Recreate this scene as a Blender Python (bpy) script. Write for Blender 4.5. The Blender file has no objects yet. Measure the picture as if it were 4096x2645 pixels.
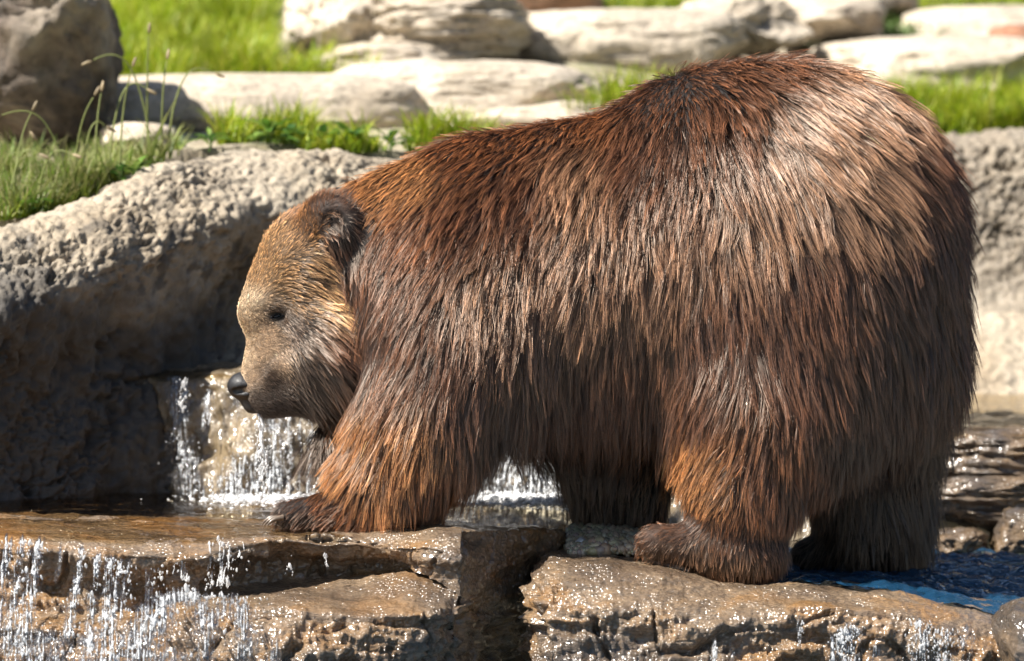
import bpy, bmesh, math
import numpy as np
from mathutils import Vector, Matrix, kdtree

rng = np.random.default_rng(7)
SC = bpy.context.scene
COL = SC.collection

# ------------------------------------------------------------------ camera, sky, sun, exposure
S = 0.00055            # metres per photo pixel on the plane through the bear
D = 12.0               # camera distance to that plane
PITCH = math.radians(2.5)
ZT = 0.417             # height of the picture centre on that plane (pool surface = 0)
TP = math.tan(PITCH)

cam_d = bpy.data.cameras.new("camera")
cam = bpy.data.objects.new("camera", cam_d)
COL.objects.link(cam)
cam.location = (0, -D, ZT + D * TP)
cam.rotation_euler = (math.radians(90) - PITCH, 0, 0)
cam_d.sensor_width = 36.0
cam_d.lens = 36.0 * D / (4096 * S) / math.cos(PITCH)
cam_d.clip_start = 0.1
cam_d.clip_end = 2000
cam_d.dof.use_dof = True
cam_d.dof.focus_distance = 11.75
cam_d.dof.aperture_fstop = 2.8
SC.camera = cam

SUN = np.array([-0.57, -0.30, 0.765]); SUN /= np.linalg.norm(SUN)
world = bpy.data.worlds.new("World")
SC.world = world
world.use_nodes = True
wn = world.node_tree
bg = wn.nodes["Background"]
sky = wn.nodes.new("ShaderNodeTexSky")
sky.sky_type = 'NISHITA'
sky.sun_disc = False
sky.sun_elevation = math.asin(SUN[2])
sky.sun_rotation = math.atan2(SUN[0], SUN[1])
wn.links.new(sky.outputs[0], bg.inputs[0])
bg.inputs[1].default_value = 0.05

sun_d = bpy.data.lights.new("sun", 'SUN')
sun_d.energy = 5.0
sun_d.angle = math.radians(0.53)
sun_d.color = (1.0, 0.955, 0.88)
sun = bpy.data.objects.new("sun", sun_d)
COL.objects.link(sun)
sun.rotation_euler = Vector(-SUN).to_track_quat('-Z', 'Y').to_euler()

SC.view_settings.view_transform = 'Standard'
SC.view_settings.look = 'None'
SC.view_settings.exposure = 1.15
SC.view_settings.gamma = 1.0
SC.cycles.use_denoising = True
SC.cycles.max_bounces = 6
SC.cycles.diffuse_bounces = 2
SC.cycles.glossy_bounces = 2
SC.cycles.transmission_bounces = 3
SC.cycles.transparent_max_bounces = 12
SC.cycles.sample_clamp_indirect = 4.0
SC.cycles.adaptive_threshold = 0.02
SC.cycles.caustics_reflective = False
SC.cycles.caustics_refractive = False
SC.cycles_curves.shape = 'RIBBONS'
SC.cycles_curves.subdivisions = 2


def W(px, py, Y):
    """a photo position at a given depth -> a point of the place"""
    px = np.asarray(px, float); py = np.asarray(py, float); Y = np.asarray(Y, float)
    k = (D + Y) / D
    return np.stack(np.broadcast_arrays((px - 2048) * S * k, Y, ZT - (py - 1322.5) * S * k - Y * TP), -1)


def PX(x, Y):
    return 2048 + x / (S * (D + Y) / D)


# ------------------------------------------------------------------ noise
_r = np.random.default_rng(3)
_perm = _r.permutation(256); _perm = np.concatenate([_perm, _perm, _perm])
_G = _r.normal(size=(256, 3)); _G /= np.linalg.norm(_G, axis=1)[:, None]


def perlin(p):
    p = np.asarray(p, float)
    i = np.floor(p).astype(int); f = p - i; i &= 255
    u = f * f * f * (f * (f * 6 - 15) + 10)
    out = np.zeros(len(p))
    for a in (0, 1):
        wa = u[:, 0] if a else 1 - u[:, 0]
        for b in (0, 1):
            wb = u[:, 1] if b else 1 - u[:, 1]
            for c in (0, 1):
                wc = u[:, 2] if c else 1 - u[:, 2]
                h = _perm[_perm[_perm[i[:, 0] + a] + i[:, 1] + b] + i[:, 2] + c]
                g = _G[h]
                out += wa * wb * wc * (g[:, 0] * (f[:, 0] - a) + g[:, 1] * (f[:, 1] - b) + g[:, 2] * (f[:, 2] - c))
    return out * 1.5


def fbm(p, octaves=4, gain=0.5, lac=2.03):
    p = np.asarray(p, float); a = 1.0; s = 0
    for o in range(octaves):
        s = s + a * perlin(p + o * 17.3); p = p * lac; a *= gain
    return s


def worley(p):
    i = np.floor(p).astype(int); f = p - i
    best = np.full(len(p), 9.0)
    for a in (-1, 0, 1):
        for b in (-1, 0, 1):
            for c in (-1, 0, 1):
                h = _perm[_perm[_perm[(i[:, 0] + a) & 255] + ((i[:, 1] + b) & 255)] + ((i[:, 2] + c) & 255)]
                j = _G[h] * 0.35 + 0.5
                d = (a + j[:, 0] - f[:, 0]) ** 2 + (b + j[:, 1] - f[:, 1]) ** 2 + (c + j[:, 2] - f[:, 2]) ** 2
                best = np.minimum(best, d)
    return np.sqrt(best)


def sstep(x, a, b):
    t = np.clip((x - a) / (b - a), 0, 1)
    return t * t * (3 - 2 * t)


# ------------------------------------------------------------------ mesh helpers
def make_mesh(name, V, faces, smooth=True):
    """V (n,3); faces: list of int arrays (m,k)"""
    me = bpy.data.meshes.new(name)
    V = np.ascontiguousarray(V, np.float32)
    me.vertices.add(len(V)); me.vertices.foreach_set("co", V.ravel())
    faces = [np.asarray(f, np.int32) for f in faces if len(f)]
    loops = np.concatenate([f.ravel() for f in faces])
    tot = np.concatenate([np.full(len(f), f.shape[1], np.int32) for f in faces])
    start = np.concatenate([[0], np.cumsum(tot)[:-1]]).astype(np.int32)
    me.loops.add(len(loops)); me.loops.foreach_set("vertex_index", loops)
    me.polygons.add(len(tot)); me.polygons.foreach_set("loop_start", start)
    me.update(calc_edges=True)
    if smooth:
        me.polygons.foreach_set("use_smooth", np.ones(len(tot), bool))
    me.validate()
    return me


def obj(name, me, mat, parent=None, label=None, cat=None, kind=None, group=None):
    o = bpy.data.objects.new(name, me)
    COL.objects.link(o)
    if mat is not None and me is not None and len(me.materials) == 0:
        me.materials.append(mat)
    if parent: o.parent = parent
    if label: o["label"] = label
    if cat: o["category"] = cat
    if kind: o["kind"] = kind
    if group: o["group"] = group
    return o


def set_color(me, name, colors):
    a = me.attributes.new(name, 'FLOAT_COLOR', 'POINT')
    c = np.ones((len(colors), 4), np.float32); c[:, :3] = colors
    a.data.foreach_set("color", c.ravel())


def grid_faces(n, m):
    i = np.arange(n * m).reshape(n, m)
    return np.stack([i[:-1, :-1].ravel(), i[1:, :-1].ravel(), i[1:, 1:].ravel(), i[:-1, 1:].ravel()], -1)


def grid_normals(P):
    du = np.gradient(P, axis=0); dv = np.gradient(P, axis=1)
    n = np.cross(du, dv)
    return n / (np.linalg.norm(n, axis=2, keepdims=True) + 1e-12)


def catmull(keys, n, t=None):
    """keys (k, ...) evenly parameterised Catmull-Rom, n samples (or explicit t in key units)"""
    keys = np.asarray(keys, float); k = len(keys)
    if t is None: t = np.linspace(0, k - 1, n)
    i = np.clip(np.floor(t).astype(int), 0, k - 2); f = (t - i)
    sh = (-1,) + (1,) * (keys.ndim - 1); f = f.reshape(sh)
    p0 = keys[np.maximum(i - 1, 0)]; p1 = keys[i]; p2 = keys[i + 1]; p3 = keys[np.minimum(i + 2, k - 1)]
    return 0.5 * (2 * p1 + (p2 - p0) * f + (2 * p0 - 5 * p1 + 4 * p2 - p3) * f * f + (3 * p1 - p0 - 3 * p2 + p3) * f ** 3)


def loft(keys, nu, nv, disp, sharp=0.55):
    """keys: [(px, [(Y, py), ...]), ...] -> displaced rock surface; disp(P, N, uv) -> offset along the normal (+ vector)"""
    pxs = np.array([k[0] for k in keys], float)
    prof = np.array([k[1] for k in keys], float)            # (k, m, 2)
    # sample in px with piecewise smooth interpolation
    u = np.linspace(pxs[0], pxs[-1], nu)
    t = np.interp(u, pxs, np.arange(len(pxs)))
    A = catmull(prof, nu, t)                                   # (nu, m, 2)
    lin = np.stack([np.stack([np.interp(u, pxs, prof[:, j, c]) for c in (0, 1)], -1) for j in range(prof.shape[1])], 1)
    A = A * (1 - sharp) + lin * sharp
    A = A.transpose(1, 0, 2)
    # resample the profile by typical length
    P0 = W(u[None, :], A[..., 1], A[..., 0])
    seg = np.linalg.norm(np.diff(P0, axis=0), axis=2).mean(1) + 1e-6
    cum = np.concatenate([[0], np.cumsum(seg)])
    tt = np.interp(np.linspace(0, cum[-1], nv), cum, np.arange(len(cum)))
    B = catmull(A, nv, tt) * (1 - sharp)
    i = np.clip(np.floor(tt).astype(int), 0, len(A) - 2); f = (tt - i)[:, None, None]
    B += (A[i] * (1 - f) + A[i + 1] * f) * sharp
    B = B.transpose(1, 0, 2)                                   # (nu, nv, 2)
    P = W(u[:, None], B[..., 1], B[..., 0])
    N = grid_normals(P)
    if N[..., 1].mean() > 0: N = -N
    shp = P.shape
    out = disp(P.reshape(-1, 3), N.reshape(-1, 3))
    P2 = P.reshape(-1, 3) + (N.reshape(-1, 3) * out[:, None] if out.ndim == 1 else out)
    f = grid_faces(shp[0], shp[1])
    n0 = np.cross(P2[f[:, 1]] - P2[f[:, 0]], P2[f[:, 2]] - P2[f[:, 0]])
    if (n0 * N.reshape(-1, 3)[f[:, 0]]).sum() < 0: f = f[:, ::-1]
    return P2, f


# ------------------------------------------------------------------ materials
def new_mat(name):
    m = bpy.data.materials.new(name); m.use_nodes = True
    nt = m.node_tree; nt.nodes.clear()
    out = nt.nodes.new("ShaderNodeOutputMaterial")
    return m, nt, out


def node(nt, t, **kw):
    n = nt.nodes.new(t)
    for k, v in kw.items():
        if hasattr(n, k): setattr(n, k, v)
        else: n.inputs[k.replace("_", " ")].default_value = v
    return n


def ramp(nt, stops):
    r = nt.nodes.new("ShaderNodeValToRGB")
    e = r.color_ramp.elements
    while len(e) > 1: e.remove(e[-1])
    for i, (p, c) in enumerate(stops):
        if i == 0: e[0].position = p; el = e[0]
        else: el = e.new(p)
        el.color = (*c, 1) if len(c) == 3 else c
    return r


def rock_mat(name, stops, scale=4.0, stretch=(1, 1, 1), rough=0.85, wet=0.0, coat_rough=0.12, bump=0.5,
             stain=None, stain_scale=1.2, stain_amt=0.5, fine=60.0, glint=0.0):
    m, nt, out = new_mat(name); L = nt.links.new
    tc = nt.nodes.new("ShaderNodeTexCoord")
    mp = node(nt, "ShaderNodeMapping"); mp.inputs["Scale"].default_value = stretch
    L(tc.outputs["Object"], mp.inputs[0])
    n1 = node(nt, "ShaderNodeTexNoise"); n1.inputs["Scale"].default_value = scale; n1.inputs["Detail"].default_value = 9; n1.inputs["Roughness"].default_value = 0.62; n1.inputs["Distortion"].default_value = 0.6
    L(mp.outputs[0], n1.inputs["Vector"])
    r = ramp(nt, stops); L(n1.outputs[0], r.inputs[0])
    col = r.outputs[0]
    n3 = node(nt, "ShaderNodeTexNoise"); n3.inputs["Scale"].default_value = fine; n3.inputs["Detail"].default_value = 6; n3.inputs["Roughness"].default_value = 0.7
    L(mp.outputs[0], n3.inputs["Vector"])
    # grain: speckles
    r3 = ramp(nt, [(0.30, (0.22, 0.21, 0.2)), (0.46, (0.92, 0.92, 0.92)), (0.70, (1.35, 1.33, 1.3))]); L(n3.outputs[0], r3.inputs[0])
    mx = nt.nodes.new("ShaderNodeMix"); mx.data_type = 'RGBA'; mx.blend_type = 'MULTIPLY'; mx.inputs[0].default_value = 0.8
    L(col, mx.inputs[6]); L(r3.outputs[0], mx.inputs[7]); col = mx.outputs[2]
    if stain:
        n2 = node(nt, "ShaderNodeTexNoise"); n2.inputs["Scale"].default_value = stain_scale; n2.inputs["Detail"].default_value = 7; n2.inputs["Roughness"].default_value = 0.6
        L(tc.outputs["Object"], n2.inputs["Vector"])
        r2 = ramp(nt, [(0.50, (0, 0, 0)), (0.62, (stain_amt,) * 3)]); L(n2.outputs[0], r2.inputs[0])
        mx2 = nt.nodes.new("ShaderNodeMix"); mx2.data_type = 'RGBA'
        L(r2.outputs[0], mx2.inputs[0]); L(col, mx2.inputs[6]); mx2.inputs[7].default_value = (*stain, 1); col = mx2.outputs[2]
    b = nt.nodes.new("ShaderNodeBsdfPrincipled")
    L(col, b.inputs["Base Color"])
    b.inputs["Roughness"].default_value = rough
    b.inputs["Coat Weight"].default_value = wet
    b.inputs["Coat Roughness"].default_value = coat_rough
    b.inputs["Coat IOR"].default_value = 1.65 if wet > 0.9 else 1.36
    # relief
    vo = node(nt, "ShaderNodeTexVoronoi"); vo.inputs["Scale"].default_value = fine * 0.55
    L(mp.outputs[0], vo.inputs["Vector"])
    ad = node(nt, "ShaderNodeMath", operation='ADD'); L(n3.outputs[0], ad.inputs[0])
    ml = node(nt, "ShaderNodeMath", operation='MULTIPLY'); L(vo.outputs["Distance"], ml.inputs[0]); ml.inputs[1].default_value = 0.35
    L(ml.outputs[0], ad.inputs[1])
    bp1 = nt.nodes.new("ShaderNodeBump"); bp1.inputs["Strength"].default_value = bump; bp1.inputs["Distance"].default_value = 0.03
    L(n1.outputs[0], bp1.inputs["Height"])
    bp2 = nt.nodes.new("ShaderNodeBump"); bp2.inputs["Strength"].default_value = bump; bp2.inputs["Distance"].default_value = 0.011
    L(ad.outputs[0], bp2.inputs["Height"]); L(bp1.outputs[0], bp2.inputs["Normal"])
    L(bp2.outputs[0], b.inputs["Normal"])
    if wet:
        # the water film beads up: its own ripple on the coat
        v4 = node(nt, "ShaderNodeTexVoronoi"); v4.inputs["Scale"].default_value = 120; L(tc.outputs["Object"], v4.inputs["Vector"])
        n4 = node(nt, "ShaderNodeTexNoise"); n4.inputs["Scale"].default_value = 14; n4.inputs["Detail"].default_value = 4; L(tc.outputs["Object"], n4.inputs["Vector"])
        r4 = ramp(nt, [(0.40, (0.12, 0.12, 0.12)), (0.60, (1, 1, 1))]); L(n4.outputs[0], r4.inputs[0])
        sq = node(nt, "ShaderNodeMath", operation='POWER'); L(v4.outputs["Distance"], sq.inputs[0]); sq.inputs[1].default_value = 2.0
        mg = node(nt, "ShaderNodeMath", operation='MULTIPLY'); L(sq.outputs[0], mg.inputs[0]); L(r4.outputs[0], mg.inputs[1])
        bp3 = nt.nodes.new("ShaderNodeBump"); bp3.invert = True; bp3.inputs["Strength"].default_value = 1.0; bp3.inputs["Distance"].default_value = 0.003 + 0.006 * glint
        L(mg.outputs[0], bp3.inputs["Height"])
        L(bp3.outputs[0], b.inputs["Coat Normal"])
    L(b.outputs[0], out.inputs[0])
    return m


def water_mat(name, tint=(0.97, 0.98, 1.0), bump=0.3, scale=9.0, stretch=(1, 1, 1), rough=0.03, distance=0.02, body=0.0, body_col=(0.8, 0.85, 0.9)):
    m, nt, out = new_mat(name); L = nt.links.new
    tc = nt.nodes.new("ShaderNodeTexCoord")
    mp = node(nt, "ShaderNodeMapping"); mp.inputs["Scale"].default_value = stretch
    L(tc.outputs["Object"], mp.inputs[0])
    n1 = node(nt, "ShaderNodeTexNoise"); n1.inputs["Scale"].default_value = scale; n1.inputs["Detail"].default_value = 5; n1.inputs["Distortion"].default_value = 1.2
    L(mp.outputs[0], n1.inputs["Vector"])
    bp = nt.nodes.new("ShaderNodeBump"); bp.inputs["Strength"].default_value = bump; bp.inputs["Distance"].default_value = distance
    L(n1.outputs[0], bp.inputs["Height"])
    fr = nt.nodes.new("ShaderNodeFresnel"); fr.inputs["IOR"].default_value = 1.33; L(bp.outputs[0], fr.inputs["Normal"])
    tr = nt.nodes.new("ShaderNodeBsdfTransparent"); tr.inputs[0].default_value = (*tint, 1)
    gl = nt.nodes.new("ShaderNodeBsdfGlossy"); gl.inputs["Roughness"].default_value = rough; L(bp.outputs[0], gl.inputs["Normal"])
    under = tr.outputs[0]
    if body:
        df = nt.nodes.new("ShaderNodeBsdfDiffuse"); df.inputs[0].default_value = (*body_col, 1)
        mb = nt.nodes.new("ShaderNodeMixShader"); mb.inputs[0].default_value = body
        L(tr.outputs[0], mb.inputs[1]); L(df.outputs[0], mb.inputs[2]); under = mb.outputs[0]
    mx = nt.nodes.new("ShaderNodeMixShader")
    L(fr.outputs[0], mx.inputs[0]); L(under, mx.inputs[1]); L(gl.outputs[0], mx.inputs[2])
    L(mx.outputs[0], out.inputs[0])
    return m


def foam_mat(name, white=0.85, mixw=0.55):
    m, nt, out = new_mat(name); L = nt.links.new
    b = nt.nodes.new("ShaderNodeBsdfPrincipled")
    b.inputs["Base Color"].default_value = (white, white, white, 1)
    b.inputs["Roughness"].default_value = 0.12
    b.inputs["IOR"].default_value = 1.33
    b.inputs["Specular IOR Level"].default_value = 0.9
    tr = nt.nodes.new("ShaderNodeBsdfTransparent")
    mx = nt.nodes.new("ShaderNodeMixShader"); mx.inputs[0].default_value = mixw
    L(tr.outputs[0], mx.inputs[1]); L(b.outputs[0], mx.inputs[2]); L(mx.outputs[0], out.inputs[0])
    return m


def leaf_mat(name, attr="gcol", trans=0.35, rough=0.5):
    m, nt, out = new_mat(name); L = nt.links.new
    a = nt.nodes.new("ShaderNodeAttribute"); a.attribute_name = attr
    b = nt.nodes.new("ShaderNodeBsdfPrincipled"); L(a.outputs["Color"], b.inputs["Base Color"])
    b.inputs["Roughness"].default_value = rough
    t = nt.nodes.new("ShaderNodeBsdfTranslucent"); L(a.outputs["Color"], t.inputs[0])
    mx = nt.nodes.new("ShaderNodeMixShader"); mx.inputs[0].default_value = trans
    L(b.outputs[0], mx.inputs[1]); L(t.outputs[0], mx.inputs[2]); L(mx.outputs[0], out.inputs[0])
    return m


M = {}
M["sand"] = rock_mat("pale_sandstone", [(0.26, (0.26, 0.20, 0.14)), (0.38, (0.48, 0.40, 0.30)), (0.62, (0.56, 0.485, 0.385)), (0.8, (0.44, 0.36, 0.27))], scale=3.0, bump=0.5, fine=45, stain=(0.10, 0.075, 0.06), stain_scale=2.2, stain_amt=0.35)
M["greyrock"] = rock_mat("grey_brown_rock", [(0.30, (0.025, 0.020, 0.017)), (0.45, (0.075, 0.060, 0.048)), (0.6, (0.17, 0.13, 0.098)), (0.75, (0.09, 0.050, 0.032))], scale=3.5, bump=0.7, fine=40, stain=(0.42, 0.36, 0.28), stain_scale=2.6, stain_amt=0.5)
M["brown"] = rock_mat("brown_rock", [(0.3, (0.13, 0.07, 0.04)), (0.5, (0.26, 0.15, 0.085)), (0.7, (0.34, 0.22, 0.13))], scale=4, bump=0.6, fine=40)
M["red"] = rock_mat("reddish_rock", [(0.3, (0.16, 0.07, 0.04)), (0.5, (0.30, 0.14, 0.08)), (0.7, (0.36, 0.20, 0.12))], scale=5, bump=0.5, fine=50)
M["wall"] = rock_mat("pitted_concrete_rock", [(0.28, (0.20, 0.165, 0.12)), (0.45, (0.35, 0.29, 0.215)), (0.62, (0.42, 0.36, 0.275)), (0.8, (0.29, 0.23, 0.155))], scale=3.0, bump=0.7, fine=38, wet=0.25, coat_rough=0.35, stain=(0.30, 0.22, 0.13), stain_scale=1.6, stain_amt=0.5)
WETSTOPS = [(0.29, (0.035, 0.023, 0.015)), (0.40, (0.145, 0.094, 0.055)), (0.50, (0.26, 0.18, 0.11)), (0.59, (0.31, 0.165, 0.058)), (0.70, (0.21, 0.16, 0.115))]
def add_shade_patina(mat, col, coat=0.0):
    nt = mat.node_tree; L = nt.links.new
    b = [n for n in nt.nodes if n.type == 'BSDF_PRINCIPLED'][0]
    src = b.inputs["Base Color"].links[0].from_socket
    a = nt.nodes.new("ShaderNodeAttribute"); a.attribute_name = "shade_patina"
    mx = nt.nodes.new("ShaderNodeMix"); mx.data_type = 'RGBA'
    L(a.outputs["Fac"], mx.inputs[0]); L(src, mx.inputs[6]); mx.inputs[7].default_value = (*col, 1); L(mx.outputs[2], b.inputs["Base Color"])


add_shade_patina(M["wall"], (0.050, 0.046, 0.043))
M["wet"] = rock_mat("wet_layered_rock", WETSTOPS, scale=3.2, stretch=(1, 1, 3.0), rough=0.5, wet=1.0, coat_rough=0.20, bump=0.85, fine=80, stain=(0.30, 0.15, 0.045), stain_scale=3.0, stain_amt=0.55, glint=0.8)
M["wetdark"] = rock_mat("wet_stream_rock", [(0.28, (0.025, 0.018, 0.013)), (0.45, (0.09, 0.065, 0.045)), (0.6, (0.19, 0.125, 0.07)), (0.75, (0.12, 0.095, 0.075))], scale=4.0, stretch=(1, 1, 2), rough=0.5, wet=1.0, coat_rough=0.19, bump=0.8, fine=70, stain=(0.22, 0.13, 0.05), stain_scale=4, stain_amt=0.5, glint=0.5)
M["step"] = rock_mat("wet_tan_rock", [(0.30, (0.03, 0.022, 0.015)), (0.45, (0.13, 0.096, 0.057)), (0.6, (0.24, 0.18, 0.105)), (0.75, (0.17, 0.11, 0.055))], scale=4.0, stretch=(1.5, 1, 0.8), rough=0.5, wet=1.0, coat_rough=0.19, bump=0.6, fine=40, glint=0.4)
M["soil"] = rock_mat("rocky_soil", [(0.28, (0.13, 0.105, 0.07)), (0.42, (0.30, 0.25, 0.175)), (0.6, (0.42, 0.36, 0.27)), (0.8, (0.30, 0.245, 0.17))], scale=5.0, bump=0.6, fine=45, stain=(0.10, 0.16, 0.03), stain_scale=1.3, stain_amt=0.35)
M["water"] = water_mat("pool_water", bump=0.35, scale=7, stretch=(1, 2.2, 1), tint=(0.93, 0.86, 0.72), distance=0.03)
M["channel"] = water_mat("channel_water", bump=1.0, scale=14, stretch=(1, 1.6, 1), tint=(0.40, 0.55, 0.70), rough=0.05, distance=0.05, body=0.18, body_col=(0.04, 0.19, 0.40))  # blue of the reflected sky painted into the water's diffuse colour
M["film"] = water_mat("running_water_film", bump=0.9, scale=20, stretch=(2.0, 1, 0.35), tint=(0.95, 0.96, 0.97), rough=0.05, distance=0.03, body=0.05)
M["foam"] = foam_mat("white_water", 0.88, 0.62)
M["drop"] = foam_mat("clear_drops", 0.8, 0.45)
M["leaf"] = leaf_mat("grass_and_leaves")

# ------------------------------------------------------------------ ground
TAB_Y = np.array([0.3, 0.6, 0.95, 1.3, 1.9, 2.3, 2.7, 3.1, 3.6, 4.2, 5.2, 6.5, 8.0])
TAB_M = np.array([700, 690, 660, 612, 560, 525, 380, 300, 200, 90, -60, -200, -320.])
TAB_L = np.array([985, 935, 830, 700, 590, 545, 380, 300, 200, 90, -60, -200, -320.])
TAB_R = np.array([700, 680, 660, 640, 610, 590, 555, 500, 400, 230, 40, -140, -300.])
WALL_PX = np.array([-900, -600, 0, 400, 700, 1000, 1400, 2200, 3000, 3700, 4300, 5200.])
WALL_Y = np.array([0.35, 0.50, 0.72, 0.95, 1.15, 1.30, 1.40, 1.75, 2.40, 2.60, 2.65, 2.7])


def ground_z(x, Y):
    x = np.asarray(x, float); Y = np.asarray(Y, float)
    Yc = np.clip(Y, 0.3, 8.0)
    px = PX(x, Yc)
    l = 1 - sstep(px, 150, 950); r = sstep(px, 2300, 3500)
    py = np.interp(Yc, TAB_Y, TAB_M) * (1 - l) * (1 - r) + np.interp(Yc, TAB_Y, TAB_L) * l + np.interp(Yc, TAB_Y, TAB_R) * r * (1 - l)
    z = W(px, py, Yc)[..., 2]
    z = z + np.clip(Y - 8, 0, None) * 0.055
    sh = z.shape
    q = np.stack([x.ravel(), Y.ravel(), np.zeros(x.size)], -1)
    z = z + (0.030 * fbm(q * 2.2, 4) + 0.05 * np.clip(Y.ravel() - 8, 0, 6) * perlin(q * 0.15)).reshape(sh)
    return z


def build_ground():
    xs = np.concatenate([-np.geomspace(2.2, 60, 22)[::-1], np.linspace(-2.15, 2.15, 260), np.geomspace(2.2, 60, 22)])
    ys = np.concatenate([-np.geomspace(1.0, 40, 16)[::-1], np.linspace(-0.95, 6.0, 300), np.geomspace(6.05, 120, 30)])
    X, Yg = np.meshgrid(xs, ys, indexing="ij")
    px = PX(X, np.clip(Yg, 0, 6))
    yw = np.interp(px, WALL_PX, WALL_Y)
    up = sstep(Yg, yw + 0.0, yw + 0.12)
    low = -0.62 + 0.05 * fbm(np.stack([X.ravel(), Yg.ravel(), 0 * X.ravel()], -1) * 3, 3).reshape(X.shape)
    Z = low * (1 - up) + ground_z(X, Yg) * up
    P = np.stack([X, Yg, Z], -1).reshape(-1, 3)
    f = grid_faces(*X.shape)
    obj("ground", make_mesh("ground", P, [f]), M["soil"], kind="structure")


build_ground()


# ------------------------------------------------------------------ rock wall
def wall_disp(P, N):
    px = PX(P[:, 0], P[:, 1])
    d = 0.035 * fbm(P * 2.3, 4)
    # knobs with dark pits between them: strong on the sunny shoulder and on the right, streaked low down
    q = 1.3 * P + 0.012 * np.stack([fbm(P * 15, 2), fbm(P * 15 + 9, 2), fbm(P * 15 + 21, 2)], -1)
    w = worley(q * 42.0)
    w2 = worley(q * 85 + 5)
    amt = 0.25 + 0.75 * sstep(fbm(P * 3.1 + 7, 3), -0.30, 0.15)
    amt *= 1 - 0.6 * sstep(N[:, 2], 0.75, 0.95)
    low = sstep(P[:, 2], 0.62, 0.3) * sstep(px, 2600, 3600)      # smooth bench under the right part
    amt *= 1 - low
    hole = sstep(fbm(q * 21 + 3, 4, 0.6), 0.08, 0.34)
    hole2 = sstep(fbm(q * 50 + 13, 3), 0.10, 0.35)
    big = sstep(fbm(P * 5 + 31, 3), -0.1, 0.35)
    d += amt * (0.007 * (0.45 - w) + 0.006 * (0.4 - w2) - (0.007 + 0.018 * big) * hole - 0.008 * hole2 + 0.010 * fbm(q * 9, 3))
    st = sstep(P[:, 2], 0.60, 0.30) * (1 - sstep(px, 2000, 2600))
    d += st * (0.016 * fbm(P * np.array([24, 24, 9.]), 3) + 0.03 * fbm(P * np.array([7, 7, 3.]), 2))
    d += 0.007 * fbm(P * 45, 2)
    return d


WALL = [
    (-900, [(0.9, 1060), (0.36, 1015), (0.22, 1030), (0.14, 1110), (0.06, 1300), (0.08, 1700), (0.06, 2160)]),
    (-600, [(1.0, 1020), (0.52, 975), (0.38, 990), (0.28, 1080), (0.19, 1290), (0.24, 1700), (0.20, 2160)]),
    (0, [(1.2, 960), (0.74, 903), (0.60, 925), (0.48, 1040), (0.37, 1270), (0.46, 1650), (0.42, 2090)]),
    (400, [(1.5, 830), (0.97, 770), (0.83, 795), (0.70, 900), (0.58, 1110), (0.66, 1550), (0.57, 2090)]),
    (700, [(1.6, 710), (1.18, 652), (1.05, 675), (0.95, 780), (0.80, 990), (0.86, 1400), (0.68, 2090)]),
    (1000, [(1.8, 680), (1.34, 610), (1.24, 635), (1.16, 720), (1.04, 870), (1.16, 1200), (1.00, 1620)]),
    (1400, [(1.9, 680), (1.44, 612), (1.36, 640), (1.30, 720), (1.22, 870), (1.26, 1200), (1.15, 1620)]),
    (2200, [(2.2, 660), (1.80, 600), (1.70, 630), (1.64, 710), (1.58, 870), (1.56, 1200), (1.5, 1700)]),
    (3000, [(2.8, 640), (2.42, 562), (2.32, 590), (2.26, 680), (2.2, 850), (2.15, 1190), (1.9, 1660)]),
    (3700, [(3.0, 600), (2.62, 526), (2.52, 548), (2.46, 640), (2.42, 850), (2.34, 1180), (1.95, 1640)]),
    (4300, [(3.1, 600), (2.66, 545), (2.54, 565), (2.46, 660), (2.40, 850), (2.32, 1180), (1.95, 1640)]),
    (5200, [(3.1, 600), (2.7, 530), (2.58, 550), (2.5, 640), (2.42, 850), (2.32, 1180), (1.95, 1640)]),
]
P, f = loft(WALL, 760, 300, wall_disp, 0.35)
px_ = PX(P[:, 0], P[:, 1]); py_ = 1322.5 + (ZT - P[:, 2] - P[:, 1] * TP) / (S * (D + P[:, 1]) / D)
pat = sstep(py_ + 130 * fbm(P * 4, 3) + 60 * fbm(P * 18, 2), 980, 1330) * (1 - sstep(px_ + 100 * fbm(P * 5, 2), 800, 1050)) * 0.92  # shade of the lower left wall face painted in as dark tone
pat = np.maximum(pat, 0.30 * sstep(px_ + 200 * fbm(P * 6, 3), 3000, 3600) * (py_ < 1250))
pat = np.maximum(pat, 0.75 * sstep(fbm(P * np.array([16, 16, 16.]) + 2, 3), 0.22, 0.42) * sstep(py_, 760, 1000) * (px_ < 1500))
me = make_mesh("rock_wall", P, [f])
a_ = me.attributes.new("shade_patina", 'FLOAT', 'POINT'); a_.data.foreach_set("value", pat.astype(np.float32))
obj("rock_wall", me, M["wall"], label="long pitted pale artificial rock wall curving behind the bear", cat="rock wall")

# ------------------------------------------------------------------ waterfall step behind the bear
def step_disp(P, N):
    d = 0.055 * fbm(P * 5, 4) + 0.014 * fbm(P * np.array([22, 22, 9.]), 3)
    return d * (1 - 0.75 * sstep(N[:, 2], 0.6, 0.95))


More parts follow.
